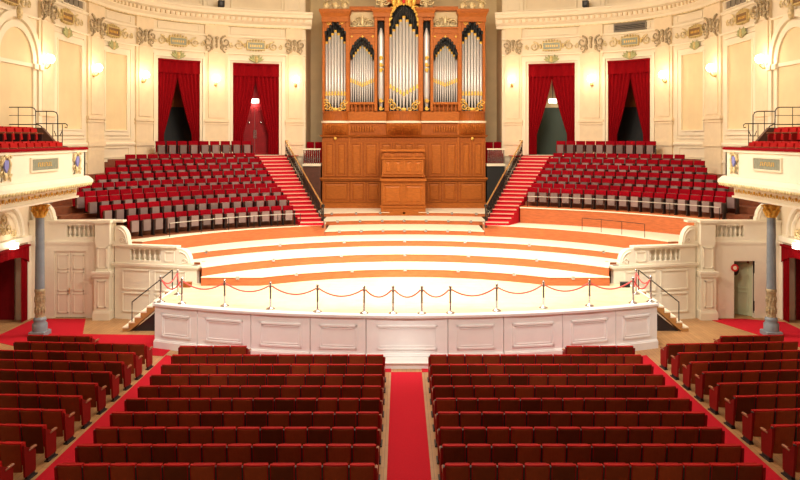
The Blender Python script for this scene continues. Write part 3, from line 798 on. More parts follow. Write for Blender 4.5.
# frames: pillars
zb, zt = oz(111.3), oz(14)
for q in (-1, 1):
    for (a, b, top) in ((322, 324.5, 14), (345.5, 349.5, 12), (374, 377, 12), (384.3, 389, 10)):
        x0, x1 = sorted((q*ox(a), q*ox(b))); mb = MB(); mb.bbox(x0, x1, YO+.0, YO+.9, zb, oz(top), .03)
        mb.build('pillar', 'organlt', og)
    # tower cornice
    x0, x1 = sorted((q*ox(321.5), q*ox(348.5)))
    mb = MB(); mb.box(x0, x1, YO-.15, YO+.9, oz(22), oz(17)); hmold(mb, x0, x1, YO-.15, oz(17), oz(12), 1.0, .12); mb.box(x0-.14, x1+.14, YO-.3, YO+.9, oz(12), oz(9.5))
    for i in range(12): mb.box(x0+.1+i*(x1-x0-.2)/12, x0+.17+i*(x1-x0-.2)/12, YO-.27, YO-.15, oz(13.5), oz(11.5))
    mb.build('tower_cornice', 'organlt', og)
    # gilded crown
    mb = MB(); f_ = lambda u, o, z: (u, YO+.1-o, z); ce = (x0+x1)/2
    for v in (-.55, 0, .55): mb.ell((ce+v, YO+.1, oz(6)), (.2, .12, .25), 8); spiral(mb, f_, ce+v, oz(4), .25, 0, 1 if v > 0 else -1, 1.3, .05)
    mb.tube([(ce-.6, YO+.1, oz(9)), (ce-.7, YO+.1, oz(3)), (ce, YO+.1, oz(-2)), (ce+.7, YO+.1, oz(3)), (ce+.6, YO+.1, oz(9))], .05)
    mb.build('crown', 'goldpale', og)
    # flat field header: top rail, carved fretwork, entablature, arch spandrel
    x0, x1 = sorted((q*ox(349), q*ox(374.5)))
    mb = MB(); mb.box(x0, x1, YO+.1, YO+.9, oz(10), oz(6)); mb.build('top_board', 'organlt', og)
    mb = MB(); mb.box(x0, x1, YO+.55, YO+.7, oz(27), oz(10)); mb.build('fret_ground', 'niche', og)
    mb = MB(); ce = (x0+x1)/2
    for v in (-.45, .45): spiral(mb, f_, ce+v, oz(22), .26, -.3, 1 if v > 0 else -1, 1.6, .06); spiral(mb, f_, ce+v*.5, oz(18), .16, -.3, -1 if v > 0 else 1, 1.2, .05)
    mb.ell((ce, YO+.4, oz(20)), (.12, .08, .35)); mb.tube([(ce-.7, YO+.4, oz(25)), (ce+.7, YO+.4, oz(25))], .05); mb.build('carving', 'goldpale', og)
    mb = MB(); mb.box(x0, x1, YO+.05, YO+.9, oz(33.5), oz(27)); mb.box(x0-.03, x1+.03, YO-.05, YO+.9, oz(28.5), oz(27)); mb.box(x0-.03, x1+.03, YO-.02, YO+.9, oz(33.5), oz(32.5)); mb.build('entablature', 'organlt', og)
    # dark ground behind each pipe field
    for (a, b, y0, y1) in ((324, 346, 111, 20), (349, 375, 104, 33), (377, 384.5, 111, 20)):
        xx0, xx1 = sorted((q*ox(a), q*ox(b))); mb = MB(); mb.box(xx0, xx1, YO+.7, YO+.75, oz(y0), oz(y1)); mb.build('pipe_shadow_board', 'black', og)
    # gallery balusters under flat
    mb = MB(); mb.box(x0, x1, YO+.05, YO+.3, oz(104.3), oz(102)); mb.box(x0, x1, YO+.35, YO+.4, oz(111.3), oz(104.3)); 
    mb.build('gallery_rail', 'organlt', og)
    mb = MB()
    for i in range(6):
        x = x0+.13+(x1-x0-.26)*i/5; mb.lathe((x, YO+.18, oz(111.3)), [(.07,0),(.07,.05),(.1,.14),(.05,.25),(.06,.36),(.07,.41)], 8)
    mb.build('gallery_baluster', 'organ', og)['kind'] = 'stuff'
# arches of pipe-shade carving
def shade(mb, x0, x1, ytop, ymid, yside, y, n=9):    # scalloped spandrel: black fringe following the arch
    ce = (x0+x1)/2; hw = (x1-x0)/2
    for i in range(n):
        u = -1+2*i/(n-1); z = oz(ymid+(yside-ymid)*acurve(abs(u)))
        mb.ell((ce+u*hw*.92, y, z), (hw*1.25/n, .05, .22+.0*abs(u)), 8)
        mb.ell((ce+u*hw*.92, y, z+.28), (hw*1.3/n, .05, .24), 8)
ACW = [.45]
def acurve(u): return ACW[0]*u+(1-ACW[0])*(1-math.sqrt(max(0, 1-min(1, u)**2)))
def spandrel(x0, x1, ytop, ymid, yside, y, m_, og):
    ce = (x0+x1)/2; hw = (x1-x0)/2; n = 16; mb = MB()
    f_ = lambda u, o, z: (u, y-o, z)
    for sgn in (-1, 1):
        poly = [(ce+sgn*hw, oz(ytop)), (ce, oz(ytop)), (ce, oz(ymid))]
        poly += [(ce+sgn*hw*i/n, oz(ymid+(yside-ymid)*acurve(i/n))) for i in range(1, n+1)]
        mb.plate(f_, poly, 0, .08)
    mb.build('spandrel', m_, og)
    mb = MB(); k = 11 if yside > 45 else 9
    for i in range(k):
        u = -1+2*i/(k-1); mb.ell((ce+u*(hw-.07), y-.09, oz(ymid+(yside-ymid)*acurve(abs(u)))+.02), (.085, .03, .12), 8)
    mb.build('scalloped_fringe', 'black', og)
for q in (-1, 1):
    x0, x1 = sorted((q*ox(324), q*ox(346))); ACW[0] = .95
    spandrel(x0, x1, 17, 21, 33, YO+.12, 'organlt', og)
    mb = MB(); shade(mb, x0+.05, x1-.05, 20, 26, 42, YO+.42); mb.build('pipe_shade', 'black', og)
    mb = MB(); f_ = lambda u, o, z: (u, YO+.02-o, z)
    for v in (-.42, .42): spiral(mb, f_, (x0+x1)/2+v, oz(22.5), .13, 0, 1 if v > 0 else -1, 1.3, .035)
    mb.build('spandrel_scroll', 'gold', og)
    x0, x1 = sorted((q*ox(349.5), q*ox(374.5))); ACW[0] = .35
    spandrel(x0, x1, 33.5, 38, 54, YO+.12, 'organlt', og)
    mb = MB(); shade(mb, x0+.05, x1-.05, 35, 41, 56, YO+.30, 11); mb.build('pipe_shade', 'black', og)
    mb = MB()
    for v in (-.62, 0, .62): mb.ell(((x0+x1)/2+v, YO+.02, oz(36.5)), (.07, .05, .07)); 
    mb.build('rosette', 'gold', og)
    x0, x1 = sorted((q*ox(377), q*ox(384.3)))
    mb = MB(); mb.box(x0, x1, YO+.1, YO+.6, oz(20), oz(10)); mb.build('narrow_header', 'organlt', og)
    mb = MB(); shade(mb, x0+.03, x1-.03, 20, 24, 30, YO+.45, 5); mb.build('pipe_shade', 'black', og)
    mb = MB(); xx0, xx1 = sorted((q*ox(373), q*ox(390))); mb.box(xx0, xx1, YO-.1, YO+.9, oz(17), oz(13)); hmold(mb, xx0, xx1, YO-.1, oz(13), oz(10), 1.0, .1); mb.box(xx0-.12, xx1+.12, YO-.22, YO+.9, oz(10), oz(8)); mb.build('pillar_cornice', 'organlt', og)
    mb = MB(); f_ = lambda u, o, z: (u, YO+.1-o, z)
    mb.ell(((xx0+xx1)/2, YO+.2, oz(3)), (.22, .15, .32)); spiral(mb, f_, (xx0+xx1)/2-.2, oz(3), .2, .1, 1, 1.3, .05); spiral(mb, f_, (xx0+xx1)/2+.25, oz(2), .2, .1, -1, 1.3, .05); mb.build('finial', 'goldpale', og)
# centre tower head
x0, x1 = ox(389), ox(418.2)
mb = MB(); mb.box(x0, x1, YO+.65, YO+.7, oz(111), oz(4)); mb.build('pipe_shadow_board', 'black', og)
mb = MB(); shade(mb, x0+.1, x1-.1, 6, 11, 33, YO+.35, 13); mb.build('pipe_shade', 'black', og)
mb = MB(); mb.box(x0-.2, x1+.2, YO+.2, YO+.9, oz(3), oz(-14)); hmold(mb, x0-.2, x1+.2, YO+.2, oz(-14), oz(-18), .9, .2); mb.build('tower_head', 'organlt', og)
mb = MB(); f_ = lambda u, o, z: (u, YO+.15-o, z)
n = 15
for i in range(n):
    a = PI*i/(n-1); u = -math.cos(a)*(x1-x0)/2*1.02; z = oz(24)+math.sin(a)*(oz(2)-oz(24))
    mb.ell((u, YO+.12, z), (.13, .1, .16), 6)
    if i % 2: spiral(mb, f_, u*1.02, z+.12, .17, .05, 1 if u > 0 else -1, 1.3, .05)
for v in (-.6, -.3, 0, .3, .6): mb.ell((v, YO+.05, oz(1)), (.14, .12, .28), 8)
mb.build('gilded_arch', 'gold', og)
mb = MB(); mb.ell((0, YO-.05, oz(1.5)), (.11, .08, .14), 8); mb.build('red_shield', 'signred', og)
# pipes
def pipe(x, ybot, ytop, r, ydep, ymouth):
    mb = MB(); z0, z1, zm = oz(ybot), oz(ytop), oz(ymouth)
    mb.lathe((x, ydep, 0), [(.03, z0), (r*.95, zm-.12), (r, zm), (r, z1), (r*.7, z1+.001)], 10)
    p = mb.build('pipe', 'pipe', og)
    mb = MB(); mb.lathe((x, ydep, 0), [(r*1.04, z1-.12), (r*1.04, z1+.02), (0, z1+.03)], 10); mb.build('gilt_tip', 'gold', p)
    # mouth shield
    mb = MB(); yy = ydep-r*1.02
    mb.hexa([(x-r*.8, yy-.02, zm-.05), (x+r*.8, yy-.02, zm-.05), (x+r*.8, yy+.04, zm-.05), (x-r*.8, yy+.04, zm-.05), (x-r*.5, yy-.02, zm+.20), (x+r*.5, yy-.02, zm+.20), (x+r*.5, yy+.04, zm+.20), (x-r*.5, yy+.04, zm+.20)])
    mb.build('mouth', 'gold', p)
for i in range(9):
    v = i-4; ty = 16+abs(v)**1.15*3.7
    pipe(ox(403.6+v*3.35), 110.5, ty, .095, YO+.35-.22*math.cos(v/4.6*PI/2), 95-abs(v)*1.9)
for q in (-1, 1):
    for i in range(7):
        v = i-3; pipe(q*ox(335)+v*3.05*K, 110.5, 30+abs(v)**1.2*3.0, .085, YO+.40-.2*math.cos(v/3.6*PI/2), 94.5)
    for i in range(11):
        v = i-5; pipe(q*ox(361.8)+v*2.28*K, 101.8, 42.5+abs(v)*2.9, .062, YO+.5, 85.5-abs(v)*.9)
    mb = MB(); x = q*ox(380.6); z0, z1 = oz(110), oz(27)
    mb.lathe((x, YO+.45, 0), [(.05, z0), (.18, oz(98)), (.2, oz(94)), (.2, oz(36)), (.05, z1)], 10); mb.build('pipe', 'pipe', og)
    mb = MB(); f_ = lambda u, o, z: (u, YO+.2-o, z)
    for yy in (58, 64, 70, 100, 108): spiral(mb, f_, x, oz(yy), .14, .02, 1 if yy % 4 else -1, 1.4, .035); mb.ell((x, YO+.2, oz(yy)), (.09, .04, .1), 6)
    mb.build('gilt_ornament', 'gold', og)
# gilded scrolls at the pipe feet of each tower
for (ce, hw) in ((0, .85), (ox(335), .62), (-ox(335), .62)):
    mb = MB(); f_ = lambda u, o, z: (u, YO+.02-o, z)
    for q in (-1, 1):
        spiral(mb, f_, ce+q*hw*.8, oz(106.5), .24, 0, q, 1.5, .05, PI/2); spiral(mb, f_, ce+q*hw*.95, oz(101.5), .16, 0, -q, 1.3, .04); spiral(mb, f_, ce+q*hw*.4, oz(109), .13, 0, -q, 1.3, .04)
    mb.ell((ce, YO, oz(109.5)), (.18, .06, .12)); mb.build('foot_scroll', 'gold', og)
# console / positive case
cs = thing('organ_console', 'low oak console case standing centrally in front of the organ', 'console', (0, 42.9, 3.05))
K2 = 42.2/F; cz = lambda y: H+(PY-y)*K2; cx_ = lambda x: (x-PX)*K2+CX
x0, x1 = cx_(381.3), cx_(425.2)
mb = MB(); mb.box(x0, x1, 42.2, 44.4, 3.25, cz(179.5)); mb.box(x0+.05, x1-.08, 42.3, 44.4, cz(179.5), cz(151)); mb.box(x0-.02, x1+.02, 42.15, 42.3, 3.05, cz(207)); mb.build('case_body', 'organlt', cs)
mb = MB(); mb.box(x0-.06, x1+.06, 42.1, 42.9, cz(207.5), cz(206)); mb.build('base_moulding', 'organlt', cs); mb = MB(); mb.box(x0-.07, x1+.07, 42.08, 44.4, cz(181), cz(178.5)); mb.box(x0, x1, 42.15, 44.4, cz(176.5), cz(175.5)); mb.box(x0-.02, x1-.01, 42.15, 44.4, cz(151.5), cz(149.5)); mb.box(x0, x1, 42.22, 44.4, cz(159), cz(157.5)); mb.build('moulding', 'organlt', cs)
for i in range(2):
    a = x0+.08+i*1.2; mb = MB(); opanel(mb, a, a+1.1, cz(204.5), cz(184), 42.2); mb.build('lower_panel', 'organlt', cs)
for i in range(4):
    a = x0+.12+i*.575; mb = MB(); opanel(mb, a, a+.52, cz(174.5), cz(160), 42.3); mb.build('upper_panel', 'organlt', cs)
for (a, b) in ((.12, .55), (.7, 1.75), (1.9, 2.33)):
    mb = MB(); mb.box(x0+a, x0+b, 42.24, 42.3, cz(156.8), cz(152.5)); mb.box(x0+a+.05, x0+b-.05, 42.22, 42.25, cz(156), cz(153.3)); mb.build('top_panel', 'organ', cs)

# ------------------------------------------------------------------ white screen walls with balustrades (either side of stage)
for sg in (-1, 1):
    sd = SIDE(sg); YW = 30.9
    op = (sg > 0)
    t = thing('screen_wall', 'white panelled screen wall with balustrade beside the stage, %s side' % sd, 'wall', (sg*12.3, 31, 0))
    def X(a, b): return sorted((sg*a, sg*b))
    mb = MB()
    # upper/outer section, with door opening X 13.0..14.4
    d0, d1 = (13.55, 14.4) if op else (13.15, 14.45)
    segs = [(12.0, d0, 0, 3.15), (d1, 15.49, 0, 3.15), (d0, d1, 2.35 if op else 2.75, 3.15)]
    for a, b, z0, z1 in segs:
        x0, x1 = X(a, b); mb.box(x0, x1, YW, YW+.25, z0, z1)
    x0, x1 = X(12.75, 13.95); mb.box(x0, x1, YW+.28, YW+.34, 3.0, 3.9)
    # parapet blocks around the balusters
    for a, b, z0, z1 in ((12.0, 12.75, 3.15, 3.95), (13.95, 15.49, 3.15, 3.95), (12.75, 13.95, 3.15, 3.35), (12.75, 13.95, 3.82, 3.95)):
        x0, x1 = X(a, b); mb.box(x0, x1, YW, YW+.25, z0, z1)
    mb.build('outer_wall', 'white', t)
    mb = MB()
    for (z0, z1, pr) in ((3.95, 4.03, .08), (3.08, 3.17, .06), (3.02, 3.08, .03)):
        x0, x1 = X(11.6, 15.49); mb.box(x0, x1, YW-pr, YW+.25+pr, z0, z1)
    mb.build('coping', 'white', t)
    for i in range(6):
        mb = MB(); x = sg*(12.9+i*.19); mb.lathe((x, YW+.12, 3.35), [(.05,0),(.05,.04),(.03,.07),(.06,.15),(.065,.22),(.03,.33),(.025,.38),(.045,.42),(.045,.47)], 8); mb.build('baluster', 'white', t)
    # pier
    mb = MB()
    x0, x1 = X(12.08, 12.68)
    for (e, z0, z1, pr) in ((.05, 0, .3, .40), (.04, .3, .36, .36), (0, .36, 1.75, .32), (.05, 1.75, 1.87, .38), (.09, 1.87, 1.97, .42), (-.05, 1.97, 3.05, .26), (0, 3.05, 3.95, .26), (.06, 3.95, 4.06, .34)):
        mb.box(x0-e, x1+e, YW-pr, YW+.2, z0, z1)
    mb.build('pier', 'white', t)
    mb = MB()
    for (z0, z1, pr, e) in ((.5, 1.6, .32, .13), (2.1, 2.95, .26, .1)):
        fnp = lambda u, o, z: (u, YW-o, z)
        for (u0, u1, w0, w1) in ((x0+e, x1-e, z0, z0+.04), (x0+e, x1-e, z1-.04, z1), (x0+e, x0+e+.04, z0, z1), (x1-e-.04, x1-e, z0, z1)):
            mb.plate(fnp, [(u0,w0),(u1,w0),(u1,w1),(u0,w1)], pr, pr+.03)
    mb.build('pier_moulding', 'white', t)
    # inner, slanted lower section from (12.0,30.9) to (8.4,30.0)
    P0, P1 = Vector((sg*11.95, 30.85, 0)), Vector((sg*8.35, 30.05, 0)); L = (P1-P0).length; u = (P1-P0)/L; n_ = Vector((u.y, -u.x, 0))
    if n_.y > 0: n_ = -n_
    fw = lambda s, o, z: P0+u*s+n_*o+Vector((0,0,z))
    def pb(s0, s1, z0, z1, o0=-.22, o1=0): mb.plate(fw, [(s0,z0),(s1,z0),(s1,z1),(s0,z1)], o0, o1)
    zl = 2.3; zt = 3.0
    mb = MB(); pb(0, L, 0, zl); pb(0, .72, zl, zt-.02); pb(2.1, L-.9, zl, zt-.02); pb(.72, 2.1, zl, zl+.12); pb(.72, 2.1, zt-.12, zt-.02); pb(.7, 2.15, zl, zt-.02, -.30, -.24); mb.build('inner_wall', 'white', t)
    mb = MB(); pb(-.1, L+.1, zl-.1, zl, -.26, .07); pb(-.1, L+.06, zl-.16, zl-.1, -.24, .04); pb(-.05, L-.85, zt-.02, zt+.06, -.28, .07); mb.build('inner_coping', 'white', t)
    mb = MB()
    pb(2.25, 2.7, zl+.12, zl+.16, 0, .03); pb(2.25, 2.7, zt-.2, zt-.16, 0, .03); pb(2.25, 2.29, zl+.12, zt-.16, 0, .03); pb(2.66, 2.7, zl+.12, zt-.16, 0, .03)
    for (a, b, z0, z1) in ((.35, 1.6, .3, 1.1), (.35, 1.6, 1.22, 2.05), (1.8, 3.2, .3, 1.1), (1.8, 3.2, 1.22, 2.05)):
        for (s0, s1, w0, w1) in ((a, b, z0, z0+.05), (a, b, z1-.05, z1), (a, a+.05, z0, z1), (b-.05, b, z0, z1)): pb(s0, s1, w0, w1, 0, .035)
    mb.build('wall_moulding', 'white', t)
    for i in range(6):
        mb = MB(); p = fw(.83+i*.235, -.11, zl+.12); mb.lathe(p, [(.05,0),(.05,.04),(.03,.07),(.06,.14),(.065,.2),(.03,.3),(.045,.38),(.045,.45)], 8); mb.build('baluster', 'white', t)
    # scroll ends (quarter-volute buttresses)
    def volute(fx, s0, w_, z0, h):
        mb = MB(); n = 14
        poly = [(s0, z0), (s0, z0+h)] + [(s0+w_*(.25+.7*math.sin(a)), z0+.14+(h-.14)*math.cos(a)) for a in [PI/2*i/n for i in range(n+1)]]+[(s0+w_, z0+.12), (s0+w_, z0)]
        mb.plate(fx, poly, -.24, .02); mb.build('volute', 'white', t)
        mb = MB(); spiral(mb, fx, s0+w_*.55, z0+.22*h, .13, .03, 1, 1.2, .03); mb.tube([fx(s0+w_*(.25+.6*math.sin(a)), .03, z0+.08+(h-.2)*math.cos(a)) for a in [PI/2*i/8 for i in range(9)]], .03, 5); mb.build('volute_rim', 'white', t)
    volute(fw, L-.9, .65, zl, .66)
    volute(fw, .02, .62, zt+.05, .75)
    fu = lambda s, o, z: (sg*(15.3-s), YW-o, z)
    volute(fu, 0, .85, 4.03, .75)
    # double door or open door
    if not op:
        dt = thing('double_door', 'closed cream double door under the balustrade on the left', 'door', (-13.8, YW, 0))
        for (a, b) in ((13.16, 13.79), (13.81, 14.44)):
            mb = MB(); x0, x1 = X(a, b); mb.box(x0, x1, YW+.06, YW+.12, .02, 2.74)
            for (z0, z1) in ((.2, 1.0), (1.1, 1.9), (2.0, 2.6)):
                fnp = lambda u, o, z: (u, YW+.06-o, z)
                for (u0, u1, w0, w1) in ((x0+.1, x1-.1, z0, z0+.04), (x0+.1, x1-.1, z1-.04, z1), (x0+.1, x0+.14, z0, z1), (x1-.14, x1-.1, z0, z1)):
                    mb.plate(fnp, [(u0,w0),(u1,w0),(u1,w1),(u0,w1)], 0, .025)
            mb.build('door_leaf', 'white', dt)
        mb = MB(); mb.tube([(-13.84, YW-.0, 1.0), (-13.84, YW-.0, 1.25)], .02); mb.build('door_handle', 'brass', dt)
    else:
        dt = thing('lobby_door', 'pale green panelled door seen open in the right screen wall', 'door', (13.5, YW+.3, 0))
        mb = MB(); P = Vector((14.42, 31.15, 0)); Q = Vector((13.62, 31.95, 0)); uu = (Q-P).normalized(); nn = Vector((uu.y, -uu.x, 0))
        fd = lambda s, o, z: P+uu*s+nn*o+Vector((0,0,z))
        mb.plate(fd, [(0,.02),(1.25,.02),(1.25,2.34),(0,2.34)], -.03, .03)
        for (z0, z1) in ((.2, 1.0), (1.12, 2.15)):
            for (u0, u1, w0, w1) in ((.15, 1.1, z0, z0+.05), (.15, 1.1, z1-.05, z1), (.15, .2, z0, z1), (1.05, 1.1, z0, z1)):
                for so in ((-.055, -.03), (.03, .055)): mb.plate(fd, [(u0,w0),(u1,w0),(u1,w1),(u0,w1)], *so)
        mb.build('door_leaf', 'green', dt)
        mb = MB(); mb.tube([(14.40, 31.0, .2), (14.40, 31.0, 2.3)], .025); mb.tube([(14.4, 30.95, 1.85), (14.4, 30.95, 2.35)], .05); mb.tube([(14.4, 30.95, .3), (14.4, 30.95, .7)], .05); mb.build('hinge_bar', 'iron', dt)
        mb = MB(); mb.box(13.1, 14.6, 33.0, 33.1, 0, 2.5); mb.box(13.0, 13.1, 31.15, 33, 0, 2.5); mb.box(13.0, 14.6, 31.2, 33, 2.4, 2.5); w1 = mb.build('wall_lobby', 'green'); struct(w1)
        sn = thing('round_sign', 'small round red and white sign on the open door jamb', 'sign', (13.56, 30.86, 1.93))
        mb = MB(); mb.tube([(13.56, 30.88, 2.08), (13.56, 30.84, 2.08)], .15, 20); mb.build('disc', 'signred', sn)
        mb = MB(); mb.tube([(13.56, 30.845, 2.08), (13.56, 30.83, 2.08)], .08, 20); mb.build('white_centre', 'trim', sn)
        mb = MB(); mb.ell((13.74, 31.2, 1.95), (.16, .06, .25), 12); hp = mb.build('wall_bell', 'iron'); tag(hp, 'dark rounded object hanging just inside the open green door', 'bell')
    # front rail along choir fascia
    rt = thing('choir_rail', 'thin metal rail on posts along the front of the %s choir platform' % sd, 'rail', (sg*8, 34.5, 3.14))
    if sg < 0: c_, R_, zf, x0_, x1_ = 25.3, 12.45, 3.14, 5.1, 10.2
    else: c_, R_, zf, x0_, x1_ = YC, RK[3]-.46, 3.9, 6.2, 13.3
    f = circ(c_, R_); xs = [x0_+(x1_-x0_)*i/30 for i in range(31)]
    mb = MB(); mb.tube([(sg*x, f(x)+.08, zf+.58) for x in xs], .016, 5); mb.build('top_rail', mat('pale_rail_paint', (.55, .50, .42), .6), rt)
    for i in range(6):
        x = x0_+(x1_-x0_)*i/5; mb = MB(); mb.tube([(sg*x, f(x)+.08, zf), (sg*x, f(x)+.08, zf+.58)], .018, 5); mb.build('post', 'iron', rt)

# lower short rail on the right choir fascia
rt = thing('step_rail', 'short thin rail over the orange fascia behind the right screen wall', 'rail', (10, 33, 3.14))
mb = MB(); f = circ(25.3, 12.35); pts = [(x, f(x)+.12, 3.72) for x in (8.2, 8.9, 9.6, 10.3)]; mb.tube(pts, .014, 5)
for x, y, z in pts: mb.tube([(x, y, 3.14), (x, y, 3.72)], .014, 5)
mb.build('tube_frame', 'iron', rt)

# ------------------------------------------------------------------ side galleries
XG = 12.55; YE = 29.4; Y0 = 20.0
LDS = []
for sg in (-1, 1):
    sd = SIDE(sg)
    g = thing('side_gallery', 'white side gallery with gilded cornice projecting over the %s floor' % sd, 'balcony', (sg*14, 25, 5))
    def prof(mb, pr, y0=Y0, y1=YE, rate=0):
        rows = []
        for y in (y0, y1): rows.append([(sg*(XG+o), y, z) for o, z in pr])
        mb.grid(rows, True, False); mb.quad(rows[0]); mb.quad(rows[1][::-1])
    mb = MB(); prof(mb, [(2.9, 5.15), (.35, 5.15), (.30, 5.62), (.0, 5.95), (0, 6.0), (0, 6.95), (.15, 6.95), (.15, 6.1), (2.9, 6.1)]); mb.build('parapet', 'white', g)
    mb = MB(); prof(mb, [(.4, 5.62), (-.18, 5.62), (-.24, 5.70), (-.22, 5.80), (-.05, 5.93), (.2, 5.97)], Y0, YE+.2); prof(mb, [(.1, 6.86), (-.06, 6.88), (-.06, 6.97), (.25, 6.97)], Y0, YE+.05)
    prof(mb, [(.4, 5.50), (.02, 5.52), (-.1, 5.62), (.4, 5.62)], Y0, YE+.12)
    prof(mb, [(.6, 5.1), (.25, 5.1), (.25, 5.17), (.6, 5.17)]); mb.build('cornice', 'white', g)
    mb = MB()
    y = Y0+2.2
    while y < YE+.1:
        for zc in (5.59,): mb.ell((sg*(XG-.19), y, zc+.06), (.08, .085, .09), 6)
        y += .19
    mb.build('gilded_leaf_band', mat('leaf_gilding', (.80, .68, .36), .5, .1, var=.25, scale=9), g)['kind'] = 'stuff'
    mb = MB(); y = Y0+2.2
    while y < YE-.1:
        mb.ell((sg*(XG+.30), y, 5.38), (.04, .07, .07), 6); mb.tube([(sg*(XG+.29), y+.12, 5.3), (sg*(XG+.29), y+.2, 5.4), (sg*(XG+.29), y+.28, 5.3)], .018, 4); y += .42
    mb.build('frieze_rosettes', 'gold', g)['kind'] = 'stuff'
    mb = MB(); prof(mb, [(-.10, 6.97), (-.10, 7.03), (-.04, 7.07), (.22, 7.07), (.26, 6.97)], Y0, YE+.06); mb.build('velvet_rail', 'velchoir', g)
    # end wall moulding
    mb = MB(); x0, x1 = sorted((sg*XG, sg*15.48)); mb.box(x0, x1, YE-.12, YE, 5.62, 6.95); mb.build('end_panel', 'white', g)
    # plaque with frame
    for yc in (26.0,):
        pl = thing('gallery_plaque', 'grey-green name plaque with gilt strokes on the %s gallery front%s' % (sd, '' if yc > 25 else ', further forward'), 'plaque', (sg*(XG-.03), yc, 6.3))
        hw = .95
        mb = MB(); x0, x1 = sorted((sg*(XG-.04), sg*(XG+.02))); mb.box(x0, x1, yc-hw, yc+hw, 6.32, 6.70); mb.build('panel', 'plaque', pl)
        mb = MB(); x0, x1 = sorted((sg*(XG-.07), sg*(XG+.02)))
        for (a, b, c_, d_) in ((yc-hw-.06, yc+hw+.06, 6.26, 6.32), (yc-hw-.06, yc+hw+.06, 6.70, 6.76), (yc-hw-.06, yc-hw, 6.32, 6.70), (yc+hw, yc+hw+.06, 6.32, 6.70)): mb.box(x0, x1, a, b, c_, d_)
        mb.build('frame', 'trim', pl)
        mb = MB(); x0, x1 = sorted((sg*(XG-.05), sg*(XG-.03)))
        for i in range(8):
            a = yc-.5+i*.13; mb.box(x0, x1, a, a+.035, 6.44, 6.58)
            if i % 2: mb.box(x0, x1, a, a+.09, 6.44, 6.465)
            else: mb.box(x0, x1, a, a+.09, 6.555, 6.58)
        mb.build('relief_strokes', 'gold', pl)['kind'] = 'stuff'
    for yc in (28.55, 23.4):
        cr = thing('gallery_crest', 'gilded crest with small blue shield on the %s gallery front, %s' % (sd, 'at its far corner' if yc > 25 else 'beyond the plaque'), 'crest', (sg*(XG-.03), yc, 6.0))
        f_ = lambda u, o, z: (sg*(XG-o), yc+u, z)
        mb = MB()
        for q in (-1, 1):
            spiral(mb, f_, q*.2, 6.78, .12, .05, q, 1.2, .035); spiral(mb, f_, q*.22, 6.28, .12, .05, -q, 1.2, .035)
            mb.tube([f_(q*.12, .05, 6.82), f_(q*.26, .05, 6.6), f_(q*.2, .05, 6.35), f_(q*.28, .05, 6.05)], [.04,.06,.05,.03], 6)
        mb.ell(f_(0, .06, 6.84), (.05, .12, .07)); mb.ell(f_(0, .05, 6.2), (.05, .1, .14)); mb.build('gilt_scrollwork', 'goldpale', cr)
        mb = MB(); mb.plate(f_, [(-.12, 6.72), (.12, 6.72), (.13, 6.5), (0, 6.32), (-.13, 6.5)], .02, .08); mb.build('shield', 'blue', cr)
    # stepped seating deck
    mb = MB()
    for xa, z1 in ((12.95, 6.45), (13.65, 6.98), (14.45, 7.5)):
        x0, x1 = sorted((sg*xa, sg*15.45)); mb.box(x0, x1, Y0, YE-.5, 6.1, z1)
    fz = lambda u, o, z: (sg*u, YE-.3-o, z)
    mb.plate(fz, [(13.3, 6.1), (13.3, 7.0), (14.02, 7.82), (15.45, 7.82), (15.45, 6.1)], 0, .18)
    mb.build('seating_deck', 'darkpanel', g)
    # end guard rail
    rl = thing('gallery_guard_rail', 'black iron stepped guard rail at the end of the %s gallery' % sd, 'railing', (sg*14.2, YE-.15, 6.6))
    y = YE-.15
    def tb(mb, pts, r=.022): mb.tube([(sg*x, y, z) for x, z in pts], r, 6)
    mb = MB()
    tb(mb, [(15.45, 8.62), (14.6, 8.62), (14.48, 8.58), (14.42, 8.48), (14.40, 7.3)]); tb(mb, [(15.45, 7.95), (14.35, 7.95), (14.2, 7.88), (14.08, 7.65), (14.05, 7.0)])
    tb(mb, [(14.42, 8.46), (13.75, 8.46), (13.62, 8.42), (13.56, 8.3), (13.55, 6.9)]); tb(mb, [(14.42, 7.98), (13.25, 7.98), (13.18, 7.92), (13.2, 7.82), (13.28, 7.84)])
    mb.build('main_tube', 'iron', rl)
    mb = MB()
    for x, z0, z1 in ((15.1, 7.3, 8.62), (14.0, 7.0, 8.46), (13.75, 6.9, 7.95), (13.38, 6.9, 7.95)): tb(mb, [(x, z0), (x, z1)], .016)
    for z in (7.5, 7.25, 8.3): tb(mb, [(15.45 if z > 8 else 13.38, z), (14.4 if z > 8 else 14.05, z)], .012)
    tb(mb, [(13.38, 7.7), (13.48, 7.5), (13.62, 7.5), (13.7, 7.7)], .016); tb(mb, [(13.38, 7.1), (13.2, 7.08), (13.05, 6.98)], .018); tb(mb, [(13.55, 7.3), (13.65, 7.2), (13.75, 7.3)], .02)
    mb.build('infill_bar', 'iron', rl)
    # column
    XCc, YCc = 13.75, 28.2
    c = thing('cast_column', 'slender blue-grey column with gilded capital under the %s gallery' % sd, 'column', (sg*XCc, YCc, 0))
    P = (sg*XCc, YCc, 0)
    mb = MB(); mb.bbox(sg*XCc-.30, sg*XCc+.30, YCc-.30, YCc+.30, 0, .18, .02); mb.lathe(P, [(.27,.18),(.27,.45),(.20,.52),(.24,.58),(.22,.66),(.17,.7)], 16); mb.build('plinth', 'grey', c)
    mb = MB(); mb.lathe(P, [(.17,.7),(.16,.8),(.175,1.3),(.165,1.6),(.19,1.66),(.19,1.72),(.16,1.76)], 16)
    for i in range(10):
        a = i*PI/5; mb.ell((P[0]+.17*math.cos(a), P[1]+.17*math.sin(a), .95), (.035,.035,.14), 6); mb.ell((P[0]+.17*math.cos(a+.3), P[1]+.17*math.sin(a+.3), 1.35), (.035,.035,.14), 6)
    mb.build('decorated_lower_shaft', 'greygold', c)
